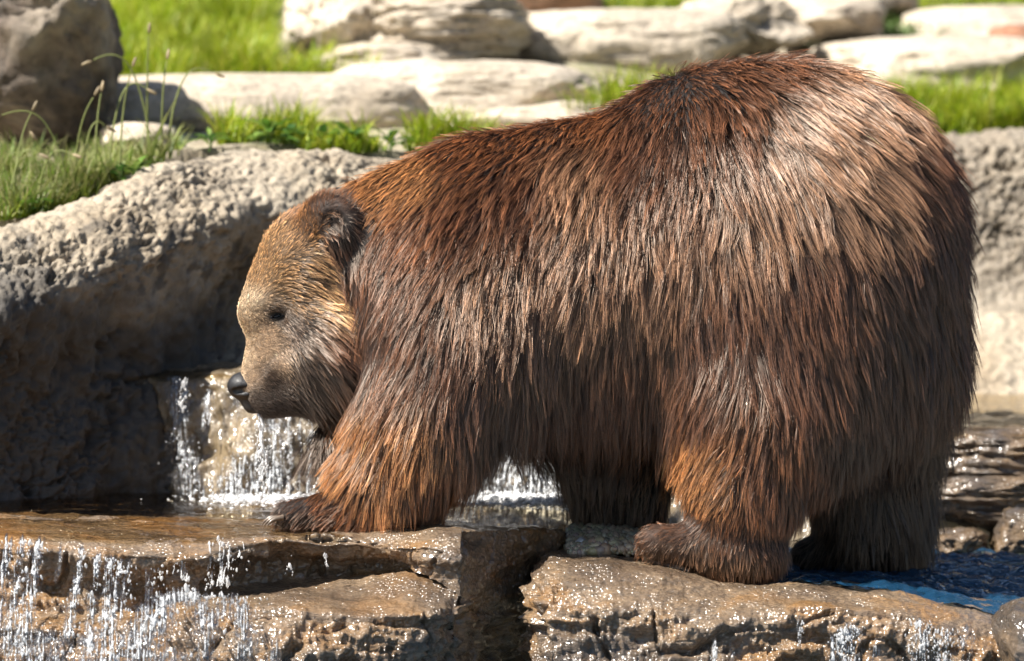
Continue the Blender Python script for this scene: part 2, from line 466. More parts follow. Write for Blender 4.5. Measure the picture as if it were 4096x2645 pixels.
STEP = [
    (560, [(1.3, 1452), (0.95, 1468), (0.84, 1500), (0.80, 1560), (0.78, 1760), (0.74, 1950), (0.70, 2100)]),
    (700, [(1.3, 1452), (0.92, 1470), (0.80, 1492), (0.75, 1540), (0.72, 1740), (0.66, 1940), (0.60, 2100)]),
    (1000, [(1.3, 1452), (0.90, 1472), (0.77, 1494), (0.72, 1540), (0.64, 1740), (0.60, 1940), (0.55, 2100)]),
    (1400, [(1.4, 1452), (0.90, 1472), (0.77, 1498), (0.72, 1550), (0.66, 1740), (0.60, 1940), (0.55, 2100)]),
    (2000, [(1.6, 1460), (0.95, 1490), (0.82, 1520), (0.78, 1580), (0.70, 1760), (0.62, 1950), (0.56, 2120)]),
    (2700, [(1.6, 1560), (1.0, 1590), (0.92, 1620), (0.86, 1680), (0.80, 1800), (0.72, 1980), (0.66, 2140)]),
    (3300, [(2.0, 1560), (1.15, 1640), (1.05, 1670), (0.98, 1720), (0.90, 1850), (0.82, 2000), (0.76, 2260)]),
]
P, f = loft(STEP, 420, 200, step_disp, 0.5)
obj("rock_step", make_mesh("rock_step", P, [f]), M["step"], label="tan wet rock step with water running down it behind the bear", cat="rock")


# ------------------------------------------------------------------ front ledges
def strata(P, N, amp=1.0):
    q = P * np.array([2.2, 2.2, 13.]) + 0.25 * fbm(P * 3, 2)[:, None]
    a = fbm(q, 3)
    lay = np.floor((a + P[:, 2] * 9) * 2.2) / 2.2 - (a + P[:, 2] * 9)       # stepped beds
    face = 1 - sstep(N[:, 2], 0.55, 0.9)
    d = face * amp * (0.022 * a + 0.020 * lay + 0.016 * fbm(P * np.array([9, 9, 30.]), 3))
    d += 0.010 * fbm(P * 6, 3) + (0.003 + 0.007 * face) * fbm(P * 26, 3, 0.6) + (0.0015 + 0.003 * face) * fbm(P * 80, 2)
    cr = np.abs(fbm(P * np.array([5, 5, 3.]) + 11, 2))
    d -= face * 0.018 * (1 - sstep(cr, 0.0, 0.06))
    return d


def ledge_disp(P, N):
    return strata(P, N, 1.0)


LEDGE_L = [  # back bed, bed, lip back, lip, under lip, recess, shelf back, shelf front, foot
    (-700, [(0.9, 2080), (0.15, 2065), (-0.22, 2085), (-0.38, 2150), (-0.42, 2210), (-0.40, 2330), (-0.42, 2420), (-0.46, 2520), (-0.52, 2760)]),
    (0, [(0.9, 2080), (0.15, 2060), (-0.20, 2080), (-0.38, 2150), (-0.43, 2200), (-0.41, 2330), (-0.42, 2450), (-0.50, 2520), (-0.56, 2760)]),
    (450, [(0.9, 2080), (0.15, 2075), (-0.22, 2105), (-0.42, 2170), (-0.47, 2230), (-0.42, 2330), (-0.43, 2450), (-0.54, 2520), (-0.60, 2760)]),
    (800, [(0.9, 2080), (0.10, 2085), (-0.24, 2125), (-0.42, 2190), (-0.46, 2235), (-0.40, 2320), (-0.42, 2390), (-0.58, 2470), (-0.66, 2760)]),
    (1100, [(0.9, 2080), (0.10, 2090), (-0.22, 2130), (-0.36, 2150), (-0.39, 2175), (-0.30, 2260), (-0.32, 2340), (-0.60, 2440), (-0.68, 2760)]),
    (1420, [(0.9, 2080), (0.10, 2095), (-0.20, 2132), (-0.34, 2150), (-0.38, 2180), (-0.30, 2240), (-0.32, 2310), (-0.60, 2470), (-0.66, 2760)]),
    (1650, [(0.9, 2090), (0.10, 2110), (-0.20, 2140), (-0.34, 2165), (-0.38, 2200), (-0.36, 2240), (-0.38, 2290), (-0.58, 2470), (-0.58, 2760)]),
    (1840, [(0.9, 2100), (0.10, 2150), (-0.16, 2180), (-0.30, 2200), (-0.36, 2240), (-0.38, 2280), (-0.42, 2330), (-0.50, 2460), (-0.44, 2760)]),
    (1960, [(0.9, 2110), (0.10, 2170), (-0.10, 2200), (-0.20, 2230), (-0.24, 2270), (-0.24, 2320), (-0.26, 2390), (-0.28, 2480), (-0.26, 2760)]),
    (2150, [(0.9, 2130), (0.20, 2180), (0.06, 2210), (0.02, 2240), (0.0, 2280), (-0.02, 2330), (-0.04, 2400), (-0.06, 2480), (-0.08, 2760)]),
    (2500, [(0.9, 2170), (0.30, 2220), (0.20, 2250), (0.16, 2290), (0.14, 2330), (0.12, 2380), (0.10, 2440), (0.08, 2500), (0.06, 2760)]),
]
P, f = loft(LEDGE_L, 700, 300, ledge_disp, 0.6)
obj("rock_ledge", make_mesh("rock_ledge", P, [f]), M["wet"], label="long wet brown layered rock ledge with water spilling over its left part", cat="rock ledge")

LEDGE_M = [  # raised slab under the front paw with its right end turned away into shade
    (1400, [(0.02, 2170), (-0.06, 2150), (-0.14, 2146), (-0.22, 2156), (-0.26, 2190), (-0.24, 2230)]),
    (1440, [(0.06, 2170), (-0.02, 2105), (-0.14, 2098), (-0.30, 2135), (-0.34, 2180), (-0.30, 2240)]),
    (1560, [(0.10, 2170), (0.0, 2090), (-0.16, 2090), (-0.36, 2135), (-0.41, 2190), (-0.36, 2250)]),
    (1750, [(0.12, 2180), (0.02, 2088), (-0.16, 2092), (-0.40, 2130), (-0.47, 2200), (-0.45, 2330)]),
    (1845, [(0.14, 2180), (0.04, 2090), (-0.16, 2098), (-0.41, 2130), (-0.49, 2230), (-0.46, 2420)]),
    (1885, [(0.15, 2180), (0.06, 2096), (-0.14, 2104), (-0.36, 2132), (-0.42, 2260), (-0.37, 2440)]),
    (2050, [(0.18, 2190), (0.10, 2104), (-0.04, 2112), (-0.19, 2124), (-0.20, 2270), (-0.16, 2480)]),
    (2230, [(0.20, 2200), (0.16, 2122), (0.08, 2128), (-0.01, 2136), (0.0, 2240), (0.02, 2480)]),
    (2300, [(0.22, 2210), (0.20, 2170), (0.14, 2176), (0.08, 2190), (0.08, 2260), (0.10, 2480)]),
]


def slab_disp(P, N):
    return 0.55 * strata(P, N, 0.8) + 0.006 * fbm(P * 12, 3)


P, f = loft(LEDGE_M, 380, 170, slab_disp, 0.6)
obj("rock_slab", make_mesh("rock_slab", P, [f]), M["wet"], label="flat wet rock slab between the bear's front paw and hind foot, shaded right end", cat="rock")

LEDGE_R = [
    (2085, [(-0.20, 2420), (-0.26, 2372), (-0.32, 2362), (-0.36, 2380), (-0.38, 2420), (-0.36, 2480), (-0.34, 2560), (-0.30, 2760)]),
    (2125, [(0.0, 2420), (-0.12, 2300), (-0.24, 2298), (-0.38, 2330), (-0.43, 2400), (-0.45, 2480), (-0.45, 2540), (-0.46, 2760)]),
    (2200, [(0.25, 2300), (0.05, 2226), (-0.16, 2226), (-0.38, 2260), (-0.47, 2350), (-0.51, 2460), (-0.52, 2540), (-0.58, 2760)]),
    (2450, [(0.45, 2230), (0.10, 2214), (-0.16, 2228), (-0.40, 2265), (-0.47, 2350), (-0.53, 2450), (-0.54, 2530), (-0.60, 2760)]),
    (2650, [(0.45, 2230), (0.10, 2228), (-0.16, 2252), (-0.40, 2290), (-0.46, 2360), (-0.53, 2450), (-0.55, 2530), (-0.60, 2760)]),
    (2900, [(0.6, 2250), (0.10, 2292), (-0.16, 2318), (-0.36, 2342), (-0.42, 2390), (-0.50, 2440), (-0.54, 2520), (-0.58, 2760)]),
    (3300, [(0.7, 2260), (0.10, 2310), (-0.16, 2335), (-0.35, 2355), (-0.42, 2400), (-0.52, 2440), (-0.53, 2540), (-0.52, 2760)]),
    (3600, [(0.7, 2260), (0.10, 2312), (-0.16, 2340), (-0.33, 2370), (-0.42, 2420), (-0.50, 2460), (-0.53, 2560), (-0.52, 2760)]),
    (3760, [(0.7, 2260), (0.10, 2330), (-0.16, 2380), (-0.33, 2425), (-0.42, 2460), (-0.48, 2500), (-0.52, 2580), (-0.52, 2760)]),
    (3980, [(0.7, 2265), (0.10, 2340), (-0.16, 2400), (-0.33, 2455), (-0.42, 2500), (-0.46, 2560), (-0.50, 2620), (-0.50, 2760)]),
    (4300, [(0.7, 2265), (0.10, 2350), (-0.16, 2420), (-0.33, 2500), (-0.42, 2560), (-0.46, 2620), (-0.50, 2680), (-0.50, 2760)]),
    (4900, [(0.7, 2265), (0.10, 2350), (-0.16, 2400), (-0.33, 2440), (-0.42, 2500), (-0.46, 2580), (-0.50, 2680), (-0.50, 2760)]),
]
P, f = loft(LEDGE_R, 620, 260, ledge_disp, 0.6)
obj("rock_ledge", make_mesh("rock_ledge", P, [f]), M["wet"], label="orange brown layered rock ledge under the bear's near hind foot", cat="rock ledge")


# ------------------------------------------------------------------ loose boulders
_ico = {}


def ico(sub):
    if sub not in _ico:
        bm = bmesh.new(); bmesh.ops.create_icosphere(bm, subdivisions=sub, radius=1.0)
        v = np.array([x.co[:] for x in bm.verts]); fc = np.array([[q.index for q in x.verts] for x in bm.faces]); bm.free()
        _ico[sub] = (v, fc)
    return _ico[sub]


def boulder(name, px, py, Y, rx, rz, ry, mat, label, seed=0, boxy=0.55, cuts=7, rough=0.10, lean=0.0, sub=5, rotz=0.0, stretch=1.0, cat="boulder", group=None, roll=0.0):
    v, fc = ico(sub)
    r = np.random.default_rng(seed + 100)
    if mat is M["sand"] and px > 900: rx *= 1.14; rough *= 0.8
    p = v.copy()
    p = np.sign(p) * np.abs(p) ** (1 - 0.5 * boxy)
    p /= np.maximum(1.0, np.abs(p).max(1))[:, None] ** boxy
    for _ in range(cuts):
        n = r.normal(size=3); n[2] *= 0.6; n /= np.linalg.norm(n)
        d = r.uniform(0.72, 0.95)
        p = p - np.clip(p @ n - d, 0, None)[:, None] * n * 0.93
    nn = v
    q = p * np.array([1.6, 1.6, 1.6 * stretch]) + seed * 7.7
    p = p + nn * (rough * fbm(q, 5) + rough * 0.35 * fbm(q * 5, 3))[:, None]
    k = (D + Y) / D
    p = p * np.array([rx * S * k, ry, rz * S * k])
    p[:, 1] -= lean * p[:, 2]
    c, s_ = math.cos(roll), math.sin(roll)
    p[:, [0, 2]] = p[:, [0, 2]] @ np.array([[c, s_], [-s_, c]])
    c, s_ = math.cos(rotz), math.sin(rotz)
    p[:, :2] = p[:, :2] @ np.array([[c, s_], [-s_, c]])
    o = obj(name, make_mesh(name, p, [fc]), mat, label=label, cat=cat, group=group)
    o.location = W(px, py, Y)
    return o


B = boulder
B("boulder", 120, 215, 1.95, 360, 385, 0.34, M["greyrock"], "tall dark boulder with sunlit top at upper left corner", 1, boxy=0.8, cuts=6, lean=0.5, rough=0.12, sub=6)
B("boulder", 1400, 120, 3.3, 225, 190, 0.30, M["sand"], "pale hollowed boulder beside the bright grass bank", 2, rough=0.2, sub=6)
B("boulder", 1735, 110, 3.15, 320, 150, 0.30, M["sand"], "broken sandstone boulder with dark shaded front in the rock pile", 3, boxy=0.7, lean=0.5, rough=0.16, stretch=3, sub=6)
B("boulder", 1560, 240, 2.95, 300, 70, 0.2, M["sand"], "low pale stone at the foot of the rock pile", 23, rough=0.15)
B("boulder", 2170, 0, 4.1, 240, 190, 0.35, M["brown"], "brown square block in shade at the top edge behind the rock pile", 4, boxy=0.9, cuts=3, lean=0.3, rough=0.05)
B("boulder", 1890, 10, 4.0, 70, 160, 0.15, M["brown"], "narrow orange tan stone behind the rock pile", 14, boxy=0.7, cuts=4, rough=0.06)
B("boulder", 2500, 190, 3.55, 430, 150, 0.33, M["sand"], "long cream boulder with smooth flat top beyond the bear's back", 5, boxy=0.85, cuts=4, rough=0.09, sub=6)
B("boulder", 2960, 110, 3.7, 230, 130, 0.26, M["sand"], "lumpy cream boulder with hollow just above the bear's rump", 6, rough=0.2, sub=6)
B("boulder", 3310, 70, 4.1, 220, 95, 0.3, M["sand"], "rounded cream boulder left of the green shrub patch", 7, rough=0.13, rotz=0.2)
B("boulder", 3420, 80, 3.95, 110, 55, 0.14, M["greyrock"], "small dark overhanging stone by the green shrub patch", 8, boxy=0.7, lean=0.7, rough=0.12)
B("boulder", 3580, 20, 4.5, 90, 90, 0.22, M["greyrock"], "dark rounded stone at the top edge near the shrub patch", 9)
B("boulder", 3760, 330, 3.75, 620, 185, 0.42, M["sand"], "broad low cream slab rock right of the bear's rump", 10, boxy=0.75, cuts=5, rough=0.08, sub=6, roll=0.05)
B("boulder", 3960, 120, 4.3, 330, 95, 0.3, M["sand"], "pale ridge rock along the upper right edge", 11, rough=0.08)
B("boulder", 4085, 165, 3.6, 140, 65, 0.12, M["red"], "reddish brown stone at the right edge on the pale slab", 12, rough=0.06)
B("boulder", 980, 430, 2.45, 640, 135, 0.26, M["sand"], "long flat pale slab rock below the bright grass bank", 13, boxy=0.85, cuts=4, rough=0.05, sub=6, lean=-0.25)
B("boulder", 1830, 400, 2.6, 520, 160, 0.3, M["sand"], "broad rounded pale mound below the rock pile", 15, rough=0.07, boxy=0.5, lean=-0.3, sub=6)
B("boulder", 2300, 480, 2.35, 420, 75, 0.2, M["sand"], "low pale rock just above the bear's shoulders", 16, rough=0.08)
B("boulder", 560, 560, 1.7, 160, 70, 0.12, M["sand"], "small pale stone in the shade of the tall dark boulder", 17, rough=0.1)
B("boulder", 4010, 1830, 1.15, 300, 125, 0.20, M["wetdark"], "wet brown rock at the edge of the upper pool on the right", 18, boxy=0.7, stretch=2.5, rough=0.14, sub=6, group="wet rocks right of the bear")
B("boulder", 3960, 2010, 0.98, 290, 110, 0.16, M["wetdark"], "cracked wet brown rock in the middle of the stack right of the bear", 19, boxy=0.75, stretch=2.5, rough=0.16, sub=6, group="wet rocks right of the bear")
B("boulder", 3850, 2175, 0.80, 110, 60, 0.10, M["wetdark"], "small ochre stone at the waterline just right of the far hind leg", 20, rough=0.2, group="wet rocks right of the bear")
B("boulder", 4080, 2140, 0.80, 120, 105, 0.12, M["wetdark"], "grey wet stone at the right edge above the blue water", 21, rough=0.16, boxy=0.7, group="wet rocks right of the bear")
B("boulder", 4130, 2600, -0.62, 150, 200, 0.16, M["wetdark"], "dark wet boulder cut off by the lower right corner", 22, rough=0.08, boxy=0.3, roll=0.35, sub=6)

# ------------------------------------------------------------------ bear
def rcone(p, a, b, ra, rb):
    """distance to a round cone between a and b"""
    ba = b - a; l2 = ba @ ba; rr = ra - rb; a2 = l2 - rr * rr; il2 = 1.0 / l2
    pa = p - a; y = pa @ ba; z = y - l2
    d = pa * l2 - y[:, None] * ba; x2 = (d * d).sum(1)
    y2 = y * y * l2; z2 = z * z * l2
    k = np.sign(rr) * rr * rr * x2
    r1 = np.sqrt(x2 + z2) * il2 - rb
    r2 = np.sqrt(x2 + y2) * il2 - ra
    r3 = (np.sqrt(x2 * a2 * il2) + y * rr) * il2 - ra
    return np.where(np.sign(z) * a2 * z2 > k, r1, np.where(np.sign(y) * a2 * y2 < k, r2, r3))


def ell(p, c, r, tilt=0.0, yaw=0.0):
    q = p - c
    if tilt:
        c_, s_ = math.cos(tilt), math.sin(tilt)
        q = np.stack([c_ * q[:, 0] + s_ * q[:, 2], q[:, 1], -s_ * q[:, 0] + c_ * q[:, 2]], -1)
    if yaw:
        c_, s_ = math.cos(yaw), math.sin(yaw)
        q = np.stack([c_ * q[:, 0] + s_ * q[:, 1], -s_ * q[:, 0] + c_ * q[:, 1], q[:, 2]], -1)
    k0 = np.linalg.norm(q / r, axis=1); k1 = np.linalg.norm(q / (r * r), axis=1)
    return k0 * (k0 - 1) / (k1 + 1e-9)


def smin(a, b, k):
    h = np.clip(0.5 + 0.5 * (b - a) / k, 0, 1)
    return b * (1 - h) + a * h - k * h * (1 - h)


PR = []


def E(px, py, Y, rx, rz, ry, k=0.05, tilt=0.0, yaw=0.0):
    PR.append(("e", W(px, py, Y), np.array([rx * S, ry, rz * S]), k, tilt, yaw))


def C(x1, y1, Y1, r1, x2, y2, Y2, r2, k=0.05):
    PR.append(("c", W(x1, y1, Y1), W(x2, y2, Y2), r1 * S, r2 * S, k))


# trunk
E(3180, 960, 0.0, 640, 680, 0.315, 0.05)
E(2890, 900, 0.0, 600, 630, 0.30, 0.08)
E(2350, 1050, 0.0, 720, 565, 0.295, 0.08)
E(1900, 1120, 0.0, 430, 530, 0.27, 0.08)
E(3440, 1380, 0.02, 400, 450, 0.24, 0.08)
E(2500, 1300, 0.0, 560, 350, 0.19, 0.08)
# neck, chest
C(1900, 1055, 0.0, 412, 1680, 1035, -0.01, 315, 0.10)
E(1540, 1030, -0.01, 300, 285, 0.135, 0.09)
C(1700, 1290, 0.0, 300, 1500, 1310, -0.015, 185, 0.06)
E(1730, 1490, 0.0, 215, 270, 0.17, 0.06)
# near hind leg
E(3120, 1370, -0.165, 470, 580, 0.165, 0.09)
C(3040, 1600, -0.18, 285, 2975, 1960, -0.20, 205, 0.08)
C(2975, 1960, -0.20, 205, 2930, 2130, -0.20, 165, 0.05)
C(3010, 2215, -0.21, 112, 2625, 2172, -0.24, 72, 0.04)
E(2960, 2210, -0.21, 170, 110, 0.085, 0.03)
# far hind leg
E(3350, 1450, 0.16, 430, 520, 0.15, 0.07)
C(3500, 1680, 0.17, 280, 3490, 2040, 0.19, 215, 0.06)
C(3490, 2040, 0.19, 215, 3470, 2190, 0.19, 190, 0.05)
C(3500, 2230, 0.19, 100, 3230, 2225, 0.18, 68, 0.04)
# near fore leg
E(1850, 1270, -0.17, 350, 450, 0.15, 0.10)
C(1850, 1350, -0.19, 280, 1725, 1640, -0.215, 238, 0.09)
C(1725, 1640, -0.215, 238, 1585, 1890, -0.22, 185, 0.06)
C(1575, 1890, -0.22, 182, 1510, 2010, -0.22, 128, 0.05)
C(1490, 2030, -0.22, 95, 1150, 2064, -0.235, 56, 0.05)
E(1625, 1985, -0.21, 105, 120, 0.06, 0.04)
# far fore leg
E(2150, 1350, 0.16, 330, 400, 0.14, 0.08)
C(2300, 1400, 0.18, 280, 2470, 1800, 0.19, 225, 0.07)
C(2470, 1800, 0.19, 225, 2490, 2120, 0.19, 175, 0.05)
C(2490, 2170, 0.19, 110, 2320, 2190, 0.18, 70, 0.04)
# head
HK = len(PR)
E(1250, 1075, -0.02, 220, 250, 0.145, 0.05, tilt=-0.2)
E(1150, 1210, -0.02, 176, 185, 0.11, 0.04)
E(1310, 1350, -0.02, 205, 245, 0.162, 0.04)
C(1150, 1385, -0.02, 162, 1035, 1532, -0.02, 80, 0.035)
C(1020, 1555, -0.02, 60, 1080, 1600, -0.02, 62, 0.02)
C(1072, 1592, -0.02, 62, 1270, 1525, -0.02, 140, 0.03)
E(1040, 1250, -0.02, 80, 75, 0.075, 0.03)
for sy in (-1, 1):
    E(1085, 1212, -0.02 + sy * 0.080, 70, 48, 0.030, 0.025)                 # brow
    E(1325, 885, -0.02 + sy * 0.122, 132, 108, 0.036, 0.035, yaw=0.5 * sy)   # ear


def bear_sdf(p):
    d = np.full(len(p), 9.0)
    for q in PR:
        if q[0] == "e": e = ell(p, q[1], q[2], q[4], q[5]); k = q[3]
        else: e = rcone(p, q[1], q[2], q[3], q[4]); k = q[5]
        d = smin(d, e, k)
    for sy in (-1, 1):
        c = W(1345, 892, -0.02 + sy * 0.122) + np.array([-0.01, sy * 0.052, 0])
        d = np.maximum(d, -(np.linalg.norm(p - c, axis=1) - 0.033))
    # the eye sits in a shallow hollow
    for sy in (-1, 1):
        c = W(1110, 1262, -0.02 + sy * 0.104)
        d = -smin(-d, ell(p, c, np.array([0.017, 0.014, 0.0085]), tilt=-0.25), 0.015)
    return d


def nose_sdf(p):
    d = ell(p, W(962, 1536, -0.02), np.array([0.031, 0.035, 0.025]), tilt=0.5)
    for sy in (-1, 1):
        d = smin(d, ell(p, W(990, 1556, -0.02 + sy * 0.022), np.array([0.022, 0.018, 0.021])), 0.014)
    d = smin(d, rcone(p, W(960, 1570, -0.02), W(1005, 1622, -0.02), 0.014, 0.016), 0.016)
    d = smin(d, rcone(p, W(1010, 1612, -0.02), W(1075, 1634, -0.02), 0.020, 0.016), 0.012)
    for sy in (-1, 1):
        c = rcone(p, W(940, 1566, -0.02 + sy * 0.026), W(996, 1560, -0.02 + sy * 0.046), 0.0065, 0.0085)
        d = -smin(-d, c, 0.006)
    d = -smin(-d, rcone(p, W(930, 1580, -0.02), W(985, 1640, -0.02), 0.002, 0.002), 0.006)
    return d + 0.0008 * perlin(p * 300)


def surface_nets(fn, lo, hi, h):
    ax = [np.arange(lo[i], hi[i] + h, h) for i in range(3)]
    n = [len(a) for a in ax]
    G = np.stack(np.meshgrid(*ax, indexing="ij"), -1).reshape(-1, 3)
    F = np.concatenate([fn(G[i:i + 300000]) for i in range(0, len(G), 300000)]).reshape(n)
    neg = F < 0
    cn = [k - 1 for k in n]
    cnt = np.zeros(cn); acc = np.zeros(cn + [3])
    cor = [(a, b, c) for a in (0, 1) for b in (0, 1) for c in (0, 1)]
    sl = lambda c: tuple(slice(c[i], c[i] + cn[i]) for i in range(3))
    for c in cor:
        for axx in range(3):
            if c[axx] == 0:
                c2 = list(c); c2[axx] = 1
                f0 = F[sl(c)]; f1 = F[sl(c2)]
                m = (f0 < 0) != (f1 < 0)
                t = np.where(m, f0 / (f0 - f1 + 1e-20), 0)
                cnt += m
                for i in range(3):
                    acc[..., i] += np.where(m, c[i] + (t if i == axx else 0), 0)
    act = cnt > 0
    idx = np.full(cn, -1); idx[act] = np.arange(act.sum())
    cells = np.argwhere(act)
    V = np.array(lo) + h * (cells + acc[act] / cnt[act][:, None])
    faces = []
    for axx in range(3):
        b, c = [(1, 2), (2, 0), (0, 1)][axx]
        s0 = [slice(None)] * 3; s1 = [slice(None)] * 3
        s0[axx] = slice(0, n[axx] - 1); s1[axx] = slice(1, n[axx])
        m = neg[tuple(s0)] != neg[tuple(s1)]
        e = np.argwhere(m)
        e = e[(e[:, b] > 0) & (e[:, c] > 0) & (e[:, b] < n[b] - 1) & (e[:, c] < n[c] - 1)]
        q = []
        for db, dc in ((-1, -1), (0, -1), (0, 0), (-1, 0)):
            t = e.copy(); t[:, b] += db; t[:, c] += dc
            q.append(idx[t[:, 0], t[:, 1], t[:, 2]])
        q = np.stack(q, -1)
        fl = ~neg[e[:, 0], e[:, 1], e[:, 2]]
        q[fl] = q[fl][:, ::-1]
        faces.append(q)
    return V, np.concatenate(faces)


BV, BF = surface_nets(bear_sdf, (-0.68, -0.42, -0.2), (1.08, 0.42, 1.10), 0.0115)


def sdf_grad(p, e=0.004):
    g = np.stack([bear_sdf(p + np.eye(3)[i] * e) - bear_sdf(p - np.eye(3)[i] * e) for i in range(3)], -1)
    return g / (np.linalg.norm(g, axis=1, keepdims=True) + 1e-9)


m, nt, out = new_mat("bear_skin")
b = nt.nodes.new("ShaderNodeBsdfPrincipled")
tcn = nt.nodes.new("ShaderNodeTexCoord"); nn_ = nt.nodes.new("ShaderNodeTexNoise"); nn_.inputs["Scale"].default_value = 60
nt.links.new(tcn.outputs["Object"], nn_.inputs["Vector"])
rr_ = ramp(nt, [(0.35, (0.6, 0.6, 0.6)), (0.7, (1.3, 1.3, 1.3))]); nt.links.new(nn_.outputs[0], rr_.inputs[0])
at_ = nt.nodes.new("ShaderNodeAttribute"); at_.attribute_name = "scol"
mx_ = nt.nodes.new("ShaderNodeMix"); mx_.data_type = 'RGBA'; mx_.blend_type = 'MULTIPLY'; mx_.inputs[0].default_value = 1.0
nt.links.new(at_.outputs["Color"], mx_.inputs[6]); nt.links.new(rr_.outputs[0], mx_.inputs[7]); nt.links.new(mx_.outputs[2], b.inputs["Base Color"])
b.inputs["Roughness"].default_value = 0.7
nt.links.new(b.outputs[0], out.inputs[0]); M["skin"] = m

bear_me = make_mesh("bear", BV, [BF])
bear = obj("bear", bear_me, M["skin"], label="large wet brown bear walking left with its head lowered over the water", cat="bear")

FUR_OFFSET = 4
